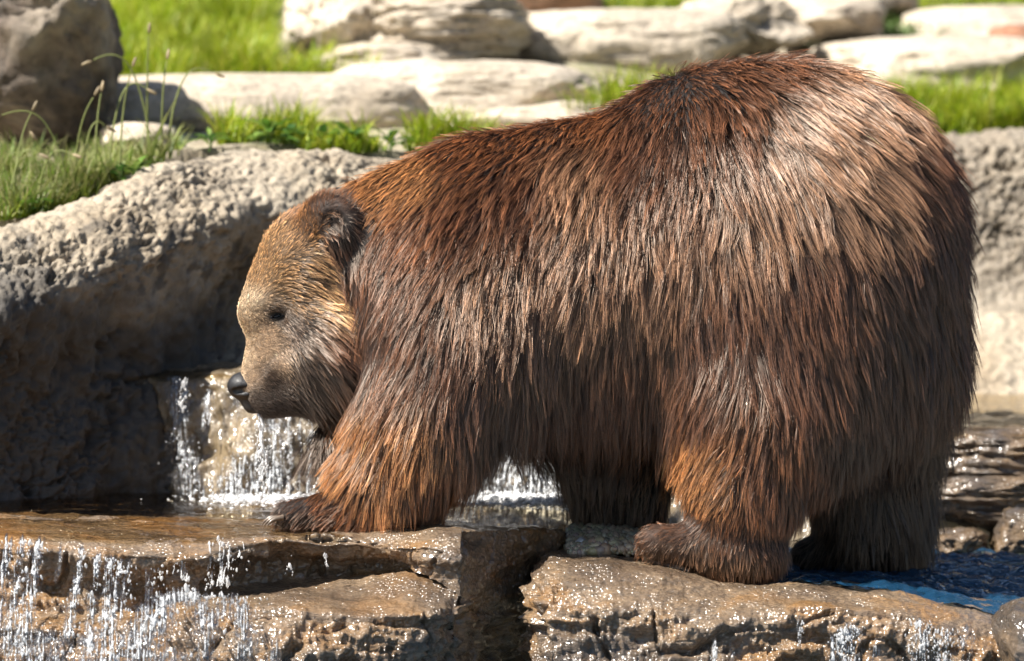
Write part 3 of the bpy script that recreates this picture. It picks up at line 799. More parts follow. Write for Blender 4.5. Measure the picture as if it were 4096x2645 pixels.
# fur combing chart: px, py, direction (right, down), length px, lift, flake clumping, colour
TAN = (0.47, 0.275, 0.125); CREAM = (0.62, 0.46, 0.30); BRN = (0.090, 0.036, 0.016); RUST = (0.135, 0.050, 0.017)
DRK = (0.026, 0.014, 0.008); ORG = (0.28, 0.130, 0.047); LBR = (0.205, 0.112, 0.062); MUZ = (0.46, 0.32, 0.205); JAW = (0.085, 0.052, 0.034); BR2 = (0.055, 0.023, 0.011)  # BR2, DRK: rump, belly, far leg and jaw shade painted in; DRK also lips
CH = [
    (960, 1450, 0.55, -0.75, 10, .25, 0, CREAM), (1010, 1500, 0.8, -0.4, 10, .2, 0, MUZ), (1060, 1400, 0.6, -0.6, 14, .2, 0, MUZ), (1070, 1500, 0.9, -0.1, 12, .2, 0, JAW), (1120, 1450, 0.9, 0.0, 16, .2, 0, MUZ), (1110, 1555, 0.95, 0.1, 14, .2, 0, DRK), (1125, 1262, 0.9, 0.1, 8, .15, 0, DRK), (1165, 1275, 0.9, 0.2, 30, .2, .2, JAW), (1350, 890, 0.3, 0.2, 60, .45, .2, DRK),
    (990, 1330, 0.5, -0.8, 16, .3, 0, CREAM), (1070, 1330, 0.6, -0.5, 16, .2, 0, MUZ), (1060, 1600, 0.95, 0.1, 16, .25, 0, DRK), (1030, 1620, 0.95, 0.1, 8, .25, 0, DRK), (1075, 1645, 0.95, 0.1, 14, .25, 0, DRK), (1110, 1625, 0.95, 0.1, 20, .25, 0, DRK), (1150, 1600, 0.9, 0.3, 30, .25, .1, DRK),
    (985, 1210, 0.55, -0.8, 24, .3, 0, CREAM), (1050, 1090, 0.7, -0.7, 32, .3, .1, TAN), (1130, 950, 0.75, -0.6, 40, .35, .1, TAN),
    (1150, 1130, 0.95, -0.25, 50, .25, .3, TAN), (1250, 1050, 0.95, 0.05, 60, .25, .3, TAN), (1180, 1200, 1.0, 0.0, 50, .25, .4, TAN),
    (1270, 1200, 0.95, 0.35, 100, .25, .4, TAN), (1190, 1350, 0.95, 0.25, 45, .2, .3, JAW), (1290, 1350, 0.85, 0.6, 120, .3, .5, BRN),
    (1200, 1470, 0.95, 0.35, 45, .2, .3, DRK), (1330, 1480, 0.5, 0.85, 140, .3, .5, BR2), (1250, 1590, 0.6, 0.8, 80, .3, .4, DRK), (1330, 1640, 0.15, 1.0, 170, .3, .5, DRK),
    (1270, 810, 0.1, -1.0, 45, .7, .1, RUST), (1370, 810, 0.5, -0.8, 45, .7, .1, RUST), (1220, 890, 0.1, -1.0, 45, .5, .1, ORG), (1440, 900, 0.7, 0.3, 60, .4, .2, BRN), (1340, 965, 0.3, 0.9, 70, .3, .3, BRN), (1190, 870, 0.3, -0.9, 40, .5, .1, ORG),
    (1400, 1080, 0.25, 0.95, 110, .25, .4, BRN), (1420, 1250, 0.25, 0.95, 130, .25, .5, BRN), (1440, 1450, 0.1, 1.0, 150, .25, .5, BRN),
    (1520, 760, -0.55, 0.65, 90, .32, .1, ORG), (1660, 690, -0.6, 0.6, 90, .32, .1, ORG), (1850, 590, -0.55, 0.6, 90, .32, .1, RUST), (2050, 490, -0.45, 0.7, 85, .32, .1, RUST), (2350, 440, -0.3, 0.8, 85, .32, .2, RUST), (2600, 340, 0.0, 0.8, 80, .5, .3, BRN), (2800, 260, 0.55, 0.5, 80, .4, .4, BRN),
    (1560, 950, -0.25, 0.95, 105, .28, .3, BRN), (1470, 1130, 0.0, 1.0, 85, .2, .3, BRN), (1500, 1300, -0.05, 1.0, 95, .2, .4, BR2), (1520, 1430, -0.15, 1.0, 105, .2, .4, BRN), (1700, 900, -0.65, 0.75, 125, .3, .3, RUST), (1630, 1150, -0.4, 0.9, 115, .27, .4, BRN), (1850, 850, -0.45, 0.9, 130, .3, .3, BRN),
    (2100, 750, -0.35, 0.95, 130, .28, .3, BRN), (2350, 700, -0.25, 0.97, 135, .28, .3, LBR), (2600, 600, -0.2, 0.97, 135, .3, .4, BRN),
    (2000, 1100, -0.25, 0.97, 150, .25, .3, LBR), (2300, 1050, -0.12, 1.0, 150, .25, .35, LBR), (2650, 950, -0.1, 1.0, 150, .25, .45, LBR), (2500, 1350, 0.0, 1.0, 165, .25, .4, BRN),  # pale LBR flank: silvery wet sheen painted into the coat colour
    (2900, 480, 0.3, 0.9, 140, .3, .8, BRN), (3080, 260, 0.75, 0.35, 120, .4, .6, BRN), (3200, 450, 0.65, 0.75, 160, .3, 1., LBR), (3050, 750, 0.25, 0.95, 165, .25, .9, LBR),
    (3400, 420, 0.85, 0.5, 160, .3, 1., LBR), (3400, 700, 0.6, 0.8, 170, .27, 1., LBR), (3650, 600, 0.7, 0.7, 160, .3, .9, BRN), (3250, 1000, 0.3, 0.95, 165, .25, .7, BRN),
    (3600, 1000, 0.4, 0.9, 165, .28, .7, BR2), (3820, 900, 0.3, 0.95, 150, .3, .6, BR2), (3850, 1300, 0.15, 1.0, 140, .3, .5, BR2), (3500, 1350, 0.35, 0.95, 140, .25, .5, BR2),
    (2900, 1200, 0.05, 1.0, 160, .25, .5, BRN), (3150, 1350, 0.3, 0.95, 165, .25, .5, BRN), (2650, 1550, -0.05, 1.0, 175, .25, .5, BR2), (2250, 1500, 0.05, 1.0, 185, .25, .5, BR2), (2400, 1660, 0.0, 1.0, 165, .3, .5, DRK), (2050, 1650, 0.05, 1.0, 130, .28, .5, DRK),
    (1800, 1350, -0.35, 0.92, 150, .28, .4, BRN), (1600, 1450, -0.6, 0.8, 150, .3, .4, RUST), (1500, 1600, -0.7, 0.6, 150, .38, .4, ORG), (1680, 1650, -0.3, 0.95, 150, .3, .4, ORG), (1850, 1600, 0.05, 1.0, 125, .25, .4, BRN),
    (1420, 1830, -0.7, 0.6, 120, .4, .4, ORG), (1560, 1850, -0.25, 0.95, 130, .3, .4, ORG), (1720, 1850, 0.1, 1.0, 100, .25, .4, RUST), (1380, 1990, -0.8, 0.45, 90, .3, .4, RUST), (1550, 2010, -0.2, 0.97, 100, .3, .5, RUST), (1250, 2050, -0.8, 0.5, 60, .25, .4, BRN), (1130, 2070, -0.75, 0.6, 40, .25, .3, BR2), (1680, 2020, 0.05, 1.0, 75, .3, .5, BR2),
    (2850, 1550, -0.35, 0.92, 130, .25, .3, BRN), (2790, 1750, -0.75, 0.6, 110, .38, .3, ORG), (2900, 1750, -0.6, 0.8, 115, .28, .3, ORG), (3080, 1750, -0.15, 0.97, 140, .28, .4, RUST), (2850, 1930, -0.6, 0.75, 80, .3, .3, ORG), (3050, 1930, 0.0, 1.0, 95, .3, .4, RUST), (3200, 1850, 0.2, 0.97, 90, .25, .4, BRN),
    (2780, 2080, -0.6, 0.5, 45, .25, .2, RUST), (2600, 2160, -0.85, 0.3, 40, .3, .2, RUST), (2700, 2130, -0.75, 0.3, 36, .2, .2, RUST), (2650, 2210, -0.2, 0.9, 40, .3, .3, LBR), (2780, 2230, -0.1, 0.95, 45, .3, .3, LBR), (2950, 2130, -0.2, 0.9, 50, .25, .3, RUST), (2980, 2260, 0.1, 1.0, 55, .3, .4, LBR), (3080, 2180, 0.45, 0.85, 60, .35, .3, BRN),
    (2350, 1900, -0.05, 1.0, 95, .25, .4, DRK), (2520, 2000, 0.05, 1.0, 95, .25, .4, DRK), (3450, 1750, 0.2, 1.0, 105, .25, .4, DRK), (3480, 2100, 0.05, 1.0, 85, .25, .4, DRK), (3720, 1750, 0.35, 0.95, 105, .35, .4, DRK), (3250, 2180, -0.5, 0.6, 60, .3, .3, DRK), (3680, 2100, 0.2, 1.0, 110, .35, .4, DRK),  # far legs: shade under the body painted as near-black fur
]
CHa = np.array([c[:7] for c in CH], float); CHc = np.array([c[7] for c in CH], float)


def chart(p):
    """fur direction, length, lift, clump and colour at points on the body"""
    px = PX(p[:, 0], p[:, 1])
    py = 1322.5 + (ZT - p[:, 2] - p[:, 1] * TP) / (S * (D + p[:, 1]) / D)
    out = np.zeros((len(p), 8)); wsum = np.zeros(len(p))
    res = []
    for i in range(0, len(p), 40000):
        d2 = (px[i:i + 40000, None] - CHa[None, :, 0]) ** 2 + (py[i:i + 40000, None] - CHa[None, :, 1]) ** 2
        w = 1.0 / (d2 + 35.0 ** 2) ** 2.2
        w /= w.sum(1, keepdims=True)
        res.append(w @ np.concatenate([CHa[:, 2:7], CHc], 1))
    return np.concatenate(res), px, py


_c, _, _ = chart(BV)
# underfur: pale on the short-haired face, dark brown under the long coat
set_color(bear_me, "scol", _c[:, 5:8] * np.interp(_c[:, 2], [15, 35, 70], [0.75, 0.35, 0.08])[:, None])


def sample_surface(V, F, n, dens=None):
    T = np.concatenate([F[:, [0, 1, 2]], F[:, [0, 2, 3]]])
    a, b_, c = V[T[:, 0]], V[T[:, 1]], V[T[:, 2]]
    ar = np.linalg.norm(np.cross(b_ - a, c - a), axis=1)
    if dens is not None: ar = ar * dens((a + b_ + c) / 3)
    t = rng.choice(len(T), n, p=ar / ar.sum())
    r1 = np.sqrt(rng.random(n)); r2 = rng.random(n)
    return (1 - r1)[:, None] * a[t] + (r1 * (1 - r2))[:, None] * b_[t] + (r1 * r2)[:, None] * c[t]


def nearest(src, cen):
    kd = kdtree.KDTree(len(cen))
    for i, c in enumerate(cen): kd.insert(c, i)
    kd.balance()
    f_ = kd.find
    return np.fromiter((f_(s_)[1] for s_ in src), int, len(src))


def density(p):
    """more hairs on the short-haired face and paws, fewer on the side nobody faces"""
    px = PX(p[:, 0], p[:, 1]); py = 1322.5 + (ZT - p[:, 2]) / S
    d = np.ones(len(p))
    d += 1.6 * (px < 1330) * (py < 1700)
    d += 2.2 * (px < 1150) * (py < 1700) * (py > 1250)
    d += 0.8 * (py > 1980)
    d *= np.where(p[:, 1] > 0.06, 0.45, 1.0)
    d *= np.where((py > 1520) & (px > 1950) & (px < 2750) & (p[:, 1] < 0.1), 0.5, 1.0)
    return d


NS = 250000
roots = sample_surface(BV, BF, NS, density)
nrm = sdf_grad(roots)
roots -= nrm * bear_sdf(roots)[:, None] * 0.8
cen1 = sample_surface(BV, BF, 52000, density)
cen2 = sample_surface(BV, BF, 2600)
id1 = nearest(roots, cen1)
nc1 = sdf_grad(cen1)


def strand_axis(p, n, jit, lenj, lj):
    ch, px, py = chart(p)
    d3 = np.stack([ch[:, 0], 0.75 * np.tanh((p[:, 1] + 0.004) / 0.04) * np.clip(n[:, 2], 0, 1) ** 2 * (ch[:, 2] > 55), -ch[:, 1]], -1)
    # the far side is combed the same way; the ridge parts to both sides
    d3 = d3 - (d3 * n).sum(1)[:, None] * n
    ln = np.linalg.norm(d3, axis=1, keepdims=True)
    d3 = d3 / (ln + 0.15)
    sw = fbm(p * 9.0, 2)[:, None] * 0.34                      # slow swirl
    side = np.cross(n, d3)
    d3 = d3 + side * (sw + jit[:, None])
    d3 = d3 + n * (ch[:, 3:4] + lj[:, None])
    d3 /= np.linalg.norm(d3, axis=1, keepdims=True)
    L = ch[:, 2] * S * lenj * np.interp(ch[:, 2], [60, 110], [1.0, 1.45])
    return d3, L, ch


K = 6
T = np.linspace(0, 1, K)


def grow(p, n, d, L, grav):
    """K points along each strand: leaves the skin along d, lies back on the coat, hangs under its wet weight"""
    t = T[None, :, None]
    pts = p[:, None, :] + (d * L[:, None])[:, None, :] * t
    pts = pts - (n * (L * 0.16)[:, None])[:, None, :] * t ** 2
    pts[..., 2] -= (L * grav)[:, None] * T[None, :] ** 2
    return pts


j1 = rng.normal(0, 0.10, len(cen1)); l1 = rng.uniform(0.7, 1.35, len(cen1)) * (1 + 0.12 * fbm(cen1 * 14, 2))
d1, L1, ch1 = strand_axis(cen1, nc1, j1, l1, rng.normal(0.02, 0.19, len(cen1)))
g1 = 0.10 + 0.35 * np.clip(-nc1[:, 2] + 0.25, 0, 1)
G1 = grow(cen1, nc1, d1, L1, g1)
sd1 = np.cross(nc1, d1)
G1 = G1 + sd1[:, None, :] * ((L1 * rng.uniform(0.0, 0.07, len(cen1)))[:, None] * np.sin(T[None, :] * rng.uniform(3, 8, len(cen1))[:, None] + rng.uniform(0, 6.3, len(cen1))[:, None]) * T[None, :])[..., None]
# flakes: neighbouring locks gather into pointed wet flakes
nc2 = sdf_grad(cen2)
d2, L2, ch2 = strand_axis(cen2, nc2, rng.normal(0, 0.12, len(cen2)), rng.uniform(0.9, 1.25, len(cen2)), rng.normal(0.0, 0.08, len(cen2)))
G2 = grow(cen2, nc2, d2, L2, 0.1 + 0.35 * np.clip(-nc2[:, 2] + 0.25, 0, 1))
id2 = nearest(cen1, cen2)
k2 = (ch1[:, 4] * 0.62)[:, None, None] * (T[None, :, None] ** 1.1)
keep2 = np.linalg.norm(cen1 - cen2[id2], axis=1) < 0.045
G1 = np.where(keep2[:, None, None], G1 * (1 - k2) + (G2[id2] + (cen1 - cen2[id2])[:, None, :] * 0.12) * k2, G1)

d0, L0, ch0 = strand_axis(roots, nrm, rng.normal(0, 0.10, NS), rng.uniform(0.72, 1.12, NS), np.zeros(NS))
Gs = grow(roots, nrm, d0, L0, 0.10 + 0.35 * np.clip(-nrm[:, 2] + 0.25, 0, 1))
cl = np.where(rng.random(NS) < 0.10, rng.uniform(0.1, 0.5, NS), rng.uniform(0.86, 0.99, NS))
cl *= np.clip(L0 / 0.02, 0.25, 1.0)
kk = cl[:, None, None] * (T[None, :, None] ** 0.8)
Gs = Gs * (1 - kk) + G1[id1] * kk
# small kinks
kink = rng.normal(0, 1, (NS, K, 3)) * (L0 * 0.012)[:, None, None] * T[None, :, None]
Gs = Gs + kink

# keep fur off the nose leather and out of the eyes
ch0px = PX(roots[:, 0], roots[:, 1]); ch0py = 1322.5 + (ZT - roots[:, 2] - roots[:, 1] * TP) / S
eye_c = [W(1108, 1262, -0.02 + sy * 0.094) for sy in (-1, 1)]
ok = np.ones(NS, bool)
for e in eye_c: ok &= ell(roots, e, np.array([0.0140, 0.02, 0.0054]), tilt=-0.25) > 0
ok &= nose_sdf(roots) > 0.002 * rng.random(NS)
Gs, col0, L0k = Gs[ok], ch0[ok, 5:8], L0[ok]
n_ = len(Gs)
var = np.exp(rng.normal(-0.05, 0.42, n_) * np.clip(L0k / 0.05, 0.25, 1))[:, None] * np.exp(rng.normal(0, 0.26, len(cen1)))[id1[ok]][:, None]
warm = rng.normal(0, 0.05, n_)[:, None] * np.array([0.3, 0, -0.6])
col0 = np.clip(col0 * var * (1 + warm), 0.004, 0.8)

fur_d = bpy.data.hair_curves.new("fur")
fur_d.add_curves([K] * n_)
fur_d.attributes["position"].data.foreach_set("vector", np.ascontiguousarray(Gs, np.float32).ravel())
rad = (0.00027 * np.clip(L0k / 0.06, 0.45, 1.15))[:, None] * np.interp(T, [0, 0.3, 0.8, 1], [0.9, 1.0, 0.75, 0.12])[None, :] * rng.uniform(0.7, 1.35, n_)[:, None]
a_ = fur_d.attributes.get("radius") or fur_d.attributes.new("radius", 'FLOAT', 'POINT')
a_.data.foreach_set("value", np.ascontiguousarray(rad, np.float32).ravel())
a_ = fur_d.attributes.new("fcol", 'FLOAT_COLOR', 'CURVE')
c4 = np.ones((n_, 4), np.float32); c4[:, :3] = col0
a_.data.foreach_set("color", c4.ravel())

m, nt, out = new_mat("wet_fur"); L_ = nt.links.new
at = nt.nodes.new("ShaderNodeAttribute"); at.attribute_name = "fcol"
hi = nt.nodes.new("ShaderNodeHairInfo")
rp = ramp(nt, [(0.0, (0.05, 0.045, 0.04)), (0.35, (0.35, 0.34, 0.33)), (0.72, (1.5, 1.46, 1.42)), (1.0, (3.0, 2.95, 2.9))]); L_(hi.outputs["Intercept"], rp.inputs[0])  # root-to-tip tone; roots darkened further to paint shade between locks
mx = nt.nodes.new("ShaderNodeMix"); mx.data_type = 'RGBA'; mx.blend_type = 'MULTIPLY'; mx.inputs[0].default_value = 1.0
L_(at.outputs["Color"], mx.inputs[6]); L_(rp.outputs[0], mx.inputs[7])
df = nt.nodes.new("ShaderNodeBsdfDiffuse"); L_(mx.outputs[2], df.inputs[0])
ph = nt.nodes.new("ShaderNodeBsdfHair"); ph.component = 'Reflection'
ph.inputs["Color"].default_value = (1.0, 0.84, 0.72, 1)
ph.inputs["RoughnessU"].default_value = 0.055
ph.inputs["RoughnessV"].default_value = 1.0
ph.inputs["Offset"].default_value = math.radians(FUR_OFFSET)
ms = nt.nodes.new("ShaderNodeMixShader"); ms.inputs[0].default_value = 0.14
L_(df.outputs[0], ms.inputs[1]); L_(ph.outputs[0], ms.inputs[2])
L_(ms.outputs[0], out.inputs[0]); M["fur"] = m
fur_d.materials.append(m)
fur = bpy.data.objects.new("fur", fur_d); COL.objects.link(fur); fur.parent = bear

# eyes, nose, claws
def simple_mat(name, col, rough, coat=0.0, bump=0.0, scale=200):
    m, nt, out = new_mat(name)
    b = nt.nodes.new("ShaderNodeBsdfPrincipled"); b.inputs["Roughness"].default_value = rough; b.inputs["Coat Weight"].default_value = coat; b.inputs["Coat Roughness"].default_value = 0.08
    tc = nt.nodes.new("ShaderNodeTexCoord"); n = nt.nodes.new("ShaderNodeTexNoise"); n.inputs["Scale"].default_value = scale
    nt.links.new(tc.outputs["Object"], n.inputs["Vector"])
    r = ramp(nt, [(0.3, tuple(c * 0.6 for c in col)), (0.7, tuple(min(1, c * 1.4) for c in col))]); nt.links.new(n.outputs[0], r.inputs[0]); nt.links.new(r.outputs[0], b.inputs["Base Color"])
    if bump:
        bp = nt.nodes.new("ShaderNodeBump"); bp.inputs["Strength"].default_value = bump; bp.inputs["Distance"].default_value = 0.002; nt.links.new(n.outputs[0], bp.inputs["Height"]); nt.links.new(bp.outputs[0], b.inputs["Normal"])
    nt.links.new(b.outputs[0], out.inputs[0])
    return m


M["eye"] = simple_mat("dark_eye", (0.012, 0.007, 0.005), 0.08, 1.0)
M["nose"] = simple_mat("wet_nose_leather", (0.013, 0.012, 0.013), 0.55, 0.15, 0.5, 260)
M["claw"] = simple_mat("claw_horn", (0.15, 0.11, 0.08), 0.35, 0.3)

v, fc = ico(4)
for sy in (-1, 1):
    o = obj("eye", make_mesh("eye", v * np.array([0.0125, 0.008, 0.0038]), [fc]), M["eye"], bear); o.location = W(1110, 1264, -0.02 + sy * 0.0925); o.rotation_euler = (0, math.radians(-14), 0)
    # lids
    t = np.linspace(0, 2 * math.pi, 40, endpoint=False)
    ring = np.stack([np.cos(t) * 0.0140, np.zeros(40), np.sin(t) * 0.0046], -1)
    vv = []; ff = []
    for i in range(40):
        for q in range(6):
            a = 2 * math.pi * q / 6
            vv.append(ring[i] * (1 + 0.22 * math.cos(a)) + np.array([0, 0.0042 * math.sin(a), 0]))
            ff.append([i * 6 + q, ((i + 1) % 40) * 6 + q, ((i + 1) % 40) * 6 + (q + 1) % 6, i * 6 + (q + 1) % 6])
    o2 = obj("eyelid", make_mesh("eyelid", np.array(vv), [np.array(ff)]), M["nose"], o); o2.location = (0, sy * 0.006, 0)

# nose leather: pad, wings and philtrum in one mesh with two nostrils
c0 = W(1000, 1570, -0.02)
NV, NF = surface_nets(nose_sdf, c0 - [0.075, 0.055, 0.06], c0 + [0.06, 0.055, 0.06], 0.0026)
obj("nose", make_mesh("nose", NV, [NF]), M["nose"], bear)


def claw(px, py, Y, length, ang):
    n = 10; vv = []; ff = []
    for i in range(n):
        t = i / (n - 1); r = 0.0062 * (1 - t) ** 0.7 + 0.0006
        c = np.array([-length * math.sin(1.2 * t) / 1.0, 0, -length * 0.55 * t * t + 0.004])
        for q in range(8):
            a = 2 * math.pi * q / 8; vv.append(c + np.array([0, r * math.cos(a) * 0.7, r * math.sin(a)]))
    for i in range(n - 1):
        for q in range(8): ff.append([i * 8 + q, i * 8 + (q + 1) % 8, (i + 1) * 8 + (q + 1) % 8, (i + 1) * 8 + q])
    o = obj("claw", make_mesh("claw", np.array(vv), [np.array(ff)]), M["claw"], bear); o.location = W(px, py, Y); o.rotation_euler = (0, 0, ang)


for i in range(5):
    claw(1112 + 10 * abs(i - 2), 2072 + 2 * i, -0.20 - 0.017 * i, 0.042, 0.12 * (i - 2))
    claw(2590 + 12 * abs(i - 2), 2196, -0.19 - 0.016 * i, 0.030, 0.1 * (i - 2))

# ------------------------------------------------------------------ water
def sheet(name, keys, nu, nv, mat, amp, freq=(5, 5, 5), kind="structure", label=None, cat=None):
    pxs = np.array([k[0] for k in keys], float); pr = np.array([k[1] for k in keys], float)
    u = np.linspace(pxs[0], pxs[-1], nu); t = np.interp(u, pxs, np.arange(len(pxs)))
    A = catmull(pr, nu, t); tt = np.linspace(0, pr.shape[1] - 1, nv)
    Bq = catmull(A.transpose(1, 0, 2), nv, tt).transpose(1, 0, 2)
    P = W(u[:, None], Bq[..., 1], Bq[..., 0]).reshape(-1, 3)
    P[:, 2] += amp * fbm(P * np.array(freq), 4)
    f = grid_faces(nu, nv)
    n0 = np.cross(P[f[:, 1]] - P[f[:, 0]], P[f[:, 2]] - P[f[:, 0]])
    if n0[:, 2].mean() < 0: f = f[:, ::-1]
    return obj(name, make_mesh(name, P, [f]), mat, kind=kind, label=label, cat=cat)


# main pool: level water, spilling over the lip at left
zl = lambda z, Y: 1322.5 + (ZT - z - Y * TP) / (S * (D + Y) / D)
sheet("pool_water", [
    (-700, [(0.9, zl(0.012, .9)), (0.5, zl(0.012, .5)), (0.2, zl(0.012, .2)), (-0.1, zl(0.008, -.1)), (-0.25, 2078), (-0.39, 2140)]),
    (0, [(0.9, zl(0.012, .9)), (0.5, zl(0.012, .5)), (0.2, zl(0.012, .2)), (-0.1, zl(0.008, -.1)), (-0.25, 2080), (-0.40, 2145)]),
    (450, [(0.9, zl(0.010, .9)), (0.5, zl(0.010, .5)), (0.2, zl(0.010, .2)), (-0.1, zl(0.006, -.1)), (-0.25, 2102), (-0.43, 2168)]),
    (900, [(0.9, zl(0.008, .9)), (0.5, zl(0.008, .5)), (0.2, zl(0.008, .2)), (-0.1, zl(0.004, -.1)), (-0.25, 2118), (-0.40, 2172)]),
    (1200, [(0.9, zl(0.006, .9)), (0.5, zl(0.006, .5)), (0.2, zl(0.006, .2)), (-0.1, zl(0.002, -.1)), (-0.25, 2122), (-0.38, 2146)]),
    (1430, [(0.9, zl(0.004, .9)), (0.5, zl(0.004, .5)), (0.2, zl(0.004, .2)), (-0.1, zl(0.0, -.1)), (-0.22, 2130), (-0.33, 2152)]),
    (2250, [(0.9, zl(-0.01, .9)), (0.5, zl(-0.01, .5)), (0.3, zl(-0.01, .3)), (0.2, zl(-0.02, .2)), (0.15, zl(-0.03, .15)), (0.1, zl(-0.06, .1))]),
    (2600, [(0.9, zl(-0.05, .9)), (0.5, zl(-0.05, .5)), (0.35, zl(-0.06, .35)), (0.3, zl(-0.07, .3)), (0.25, zl(-0.08, .25)), (0.2, zl(-0.10, .2))]),
], 300, 160, M["water"], 0.0045, (7, 13, 7))
sheet("upper_pool_water", [
    (500, [(1.5, 1448), (1.1, 1458), (0.92, 1468), (0.80, 1487), (0.755, 1515)]),
    (1400, [(1.5, 1448), (1.1, 1458), (0.92, 1466), (0.80, 1484), (0.725, 1520)]),
    (2000, [(1.6, 1450), (1.1, 1470), (0.95, 1484), (0.84, 1508), (0.775, 1550)]),
    (2700, [(1.9, 1540), (1.3, 1570), (1.1, 1580), (0.98, 1604), (0.90, 1650)]),
    (3300, [(2.3, 1545), (1.6, 1580), (1.3, 1610), (1.12, 1640), (1.03, 1690)]),
], 160, 60, M["water"], 0.004, (8, 14, 8))
sheet("upper_pool_water", [
    (3200, [(2.4, 1548), (1.9, 1590), (1.5, 1630), (1.2, 1680), (1.0, 1740)]),
    (3800, [(2.4, 1548), (1.9, 1585), (1.5, 1625), (1.2, 1680), (1.0, 1740)]),
    (4500, [(2.4, 1548), (1.9, 1585), (1.5, 1625), (1.2, 1680), (1.0, 1740)]),
], 120, 60, M["water"], 0.006, (6, 12, 6))
sheet("channel_water", [
    (2950, [(0.9, 2205), (0.55, 2232), (0.3, 2262), (0.05, 2296), (-0.12, 2316), (-0.24, 2330)]),
    (3300, [(0.9, 2205), (0.55, 2232), (0.3, 2262), (0.05, 2298), (-0.12, 2318), (-0.30, 2338)]),
    (3600, [(0.9, 2205), (0.55, 2232), (0.3, 2262), (0.05, 2300), (-0.14, 2328), (-0.32, 2358)]),
    (3760, [(0.9, 2205), (0.55, 2232), (0.3, 2262), (0.05, 2312), (-0.14, 2360), (-0.34, 2412)]),
    (3980, [(0.9, 2205), (0.55, 2232), (0.3, 2266), (0.05, 2320), (-0.14, 2380), (-0.36, 2446)]),
    (4300, [(0.9, 2205), (0.55, 2232), (0.3, 2266), (0.05, 2330), (-0.14, 2395), (-0.36, 2480)]),
    (4800, [(0.9, 2205), (0.55, 2232), (0.3, 2266), (0.05, 2330), (-0.14, 2395), (-0.36, 2480)]),
], 260, 160, M["channel"], 0.022, (9, 15, 9))
xs = np.linspace(-6, 6, 140); ys = np.linspace(-8, -0.35, 120)
X, Yg = np.meshgrid(xs, ys, indexing="ij")
Pq = np.stack([X, Yg, -0.40 + 0 * X], -1).reshape(-1, 3); Pq[:, 2] += 0.012 * fbm(Pq * 4, 4)
obj("lower_stream_water", make_mesh("lower_stream_water", Pq, [grid_faces(*X.shape)]), M["channel"], kind="structure")

# falling water: threads, beads and spray
ov, of = ico(1)


def drops(c, r, stretch, axis=None):
    """c (n,3), r (n,), stretch (n,) along axis (n,3)"""
    n = len(c)
    if axis is None: axis = np.tile([0, 0, 1.0], (n, 1))
    axis = axis / np.linalg.norm(axis, axis=1, keepdims=True)
    q = ov[None] * r[:, None, None]
    along = (q * axis[:, None, :]).sum(2, keepdims=True)
    q = q + along * axis[:, None, :] * (stretch - 1)[:, None, None]
    Vv = (q + c[:, None, :]).reshape(-1, 3)
    Ff = (of[None] + (np.arange(n) * len(ov))[:, None, None]).reshape(-1, 3)
    return Vv, Ff


def threads(paths, rads):
    """paths (n,k,3) rads (n,k) -> four-sided tubes"""
    n, k, _ = paths.shape
    tg = np.gradient(paths, axis=1); tg /= np.linalg.norm(tg, axis=2, keepdims=True) + 1e-9
    a = np.cross(tg, np.array([0.0, 1.0, 0.05])); a /= np.linalg.norm(a, axis=2, keepdims=True) + 1e-9
    b_ = np.cross(tg, a)
    ring = [a, b_, -a, -b_]
    Vv = np.stack([paths + r_ * rads[..., None] for r_ in ring], 2).reshape(-1, 3)
    base = (np.arange(n) * k * 4)[:, None, None] + (np.arange(k - 1) * 4)[None, :, None] + np.arange(4)[None, None, :]
    nx = (np.arange(n) * k * 4)[:, None, None] + (np.arange(k - 1) * 4)[None, :, None] + np.array([1, 2, 3, 0])[None, None, :]
    Ff = np.stack([base, nx, nx + 4, base + 4], -1).reshape(-1, 4)
    return Vv, Ff


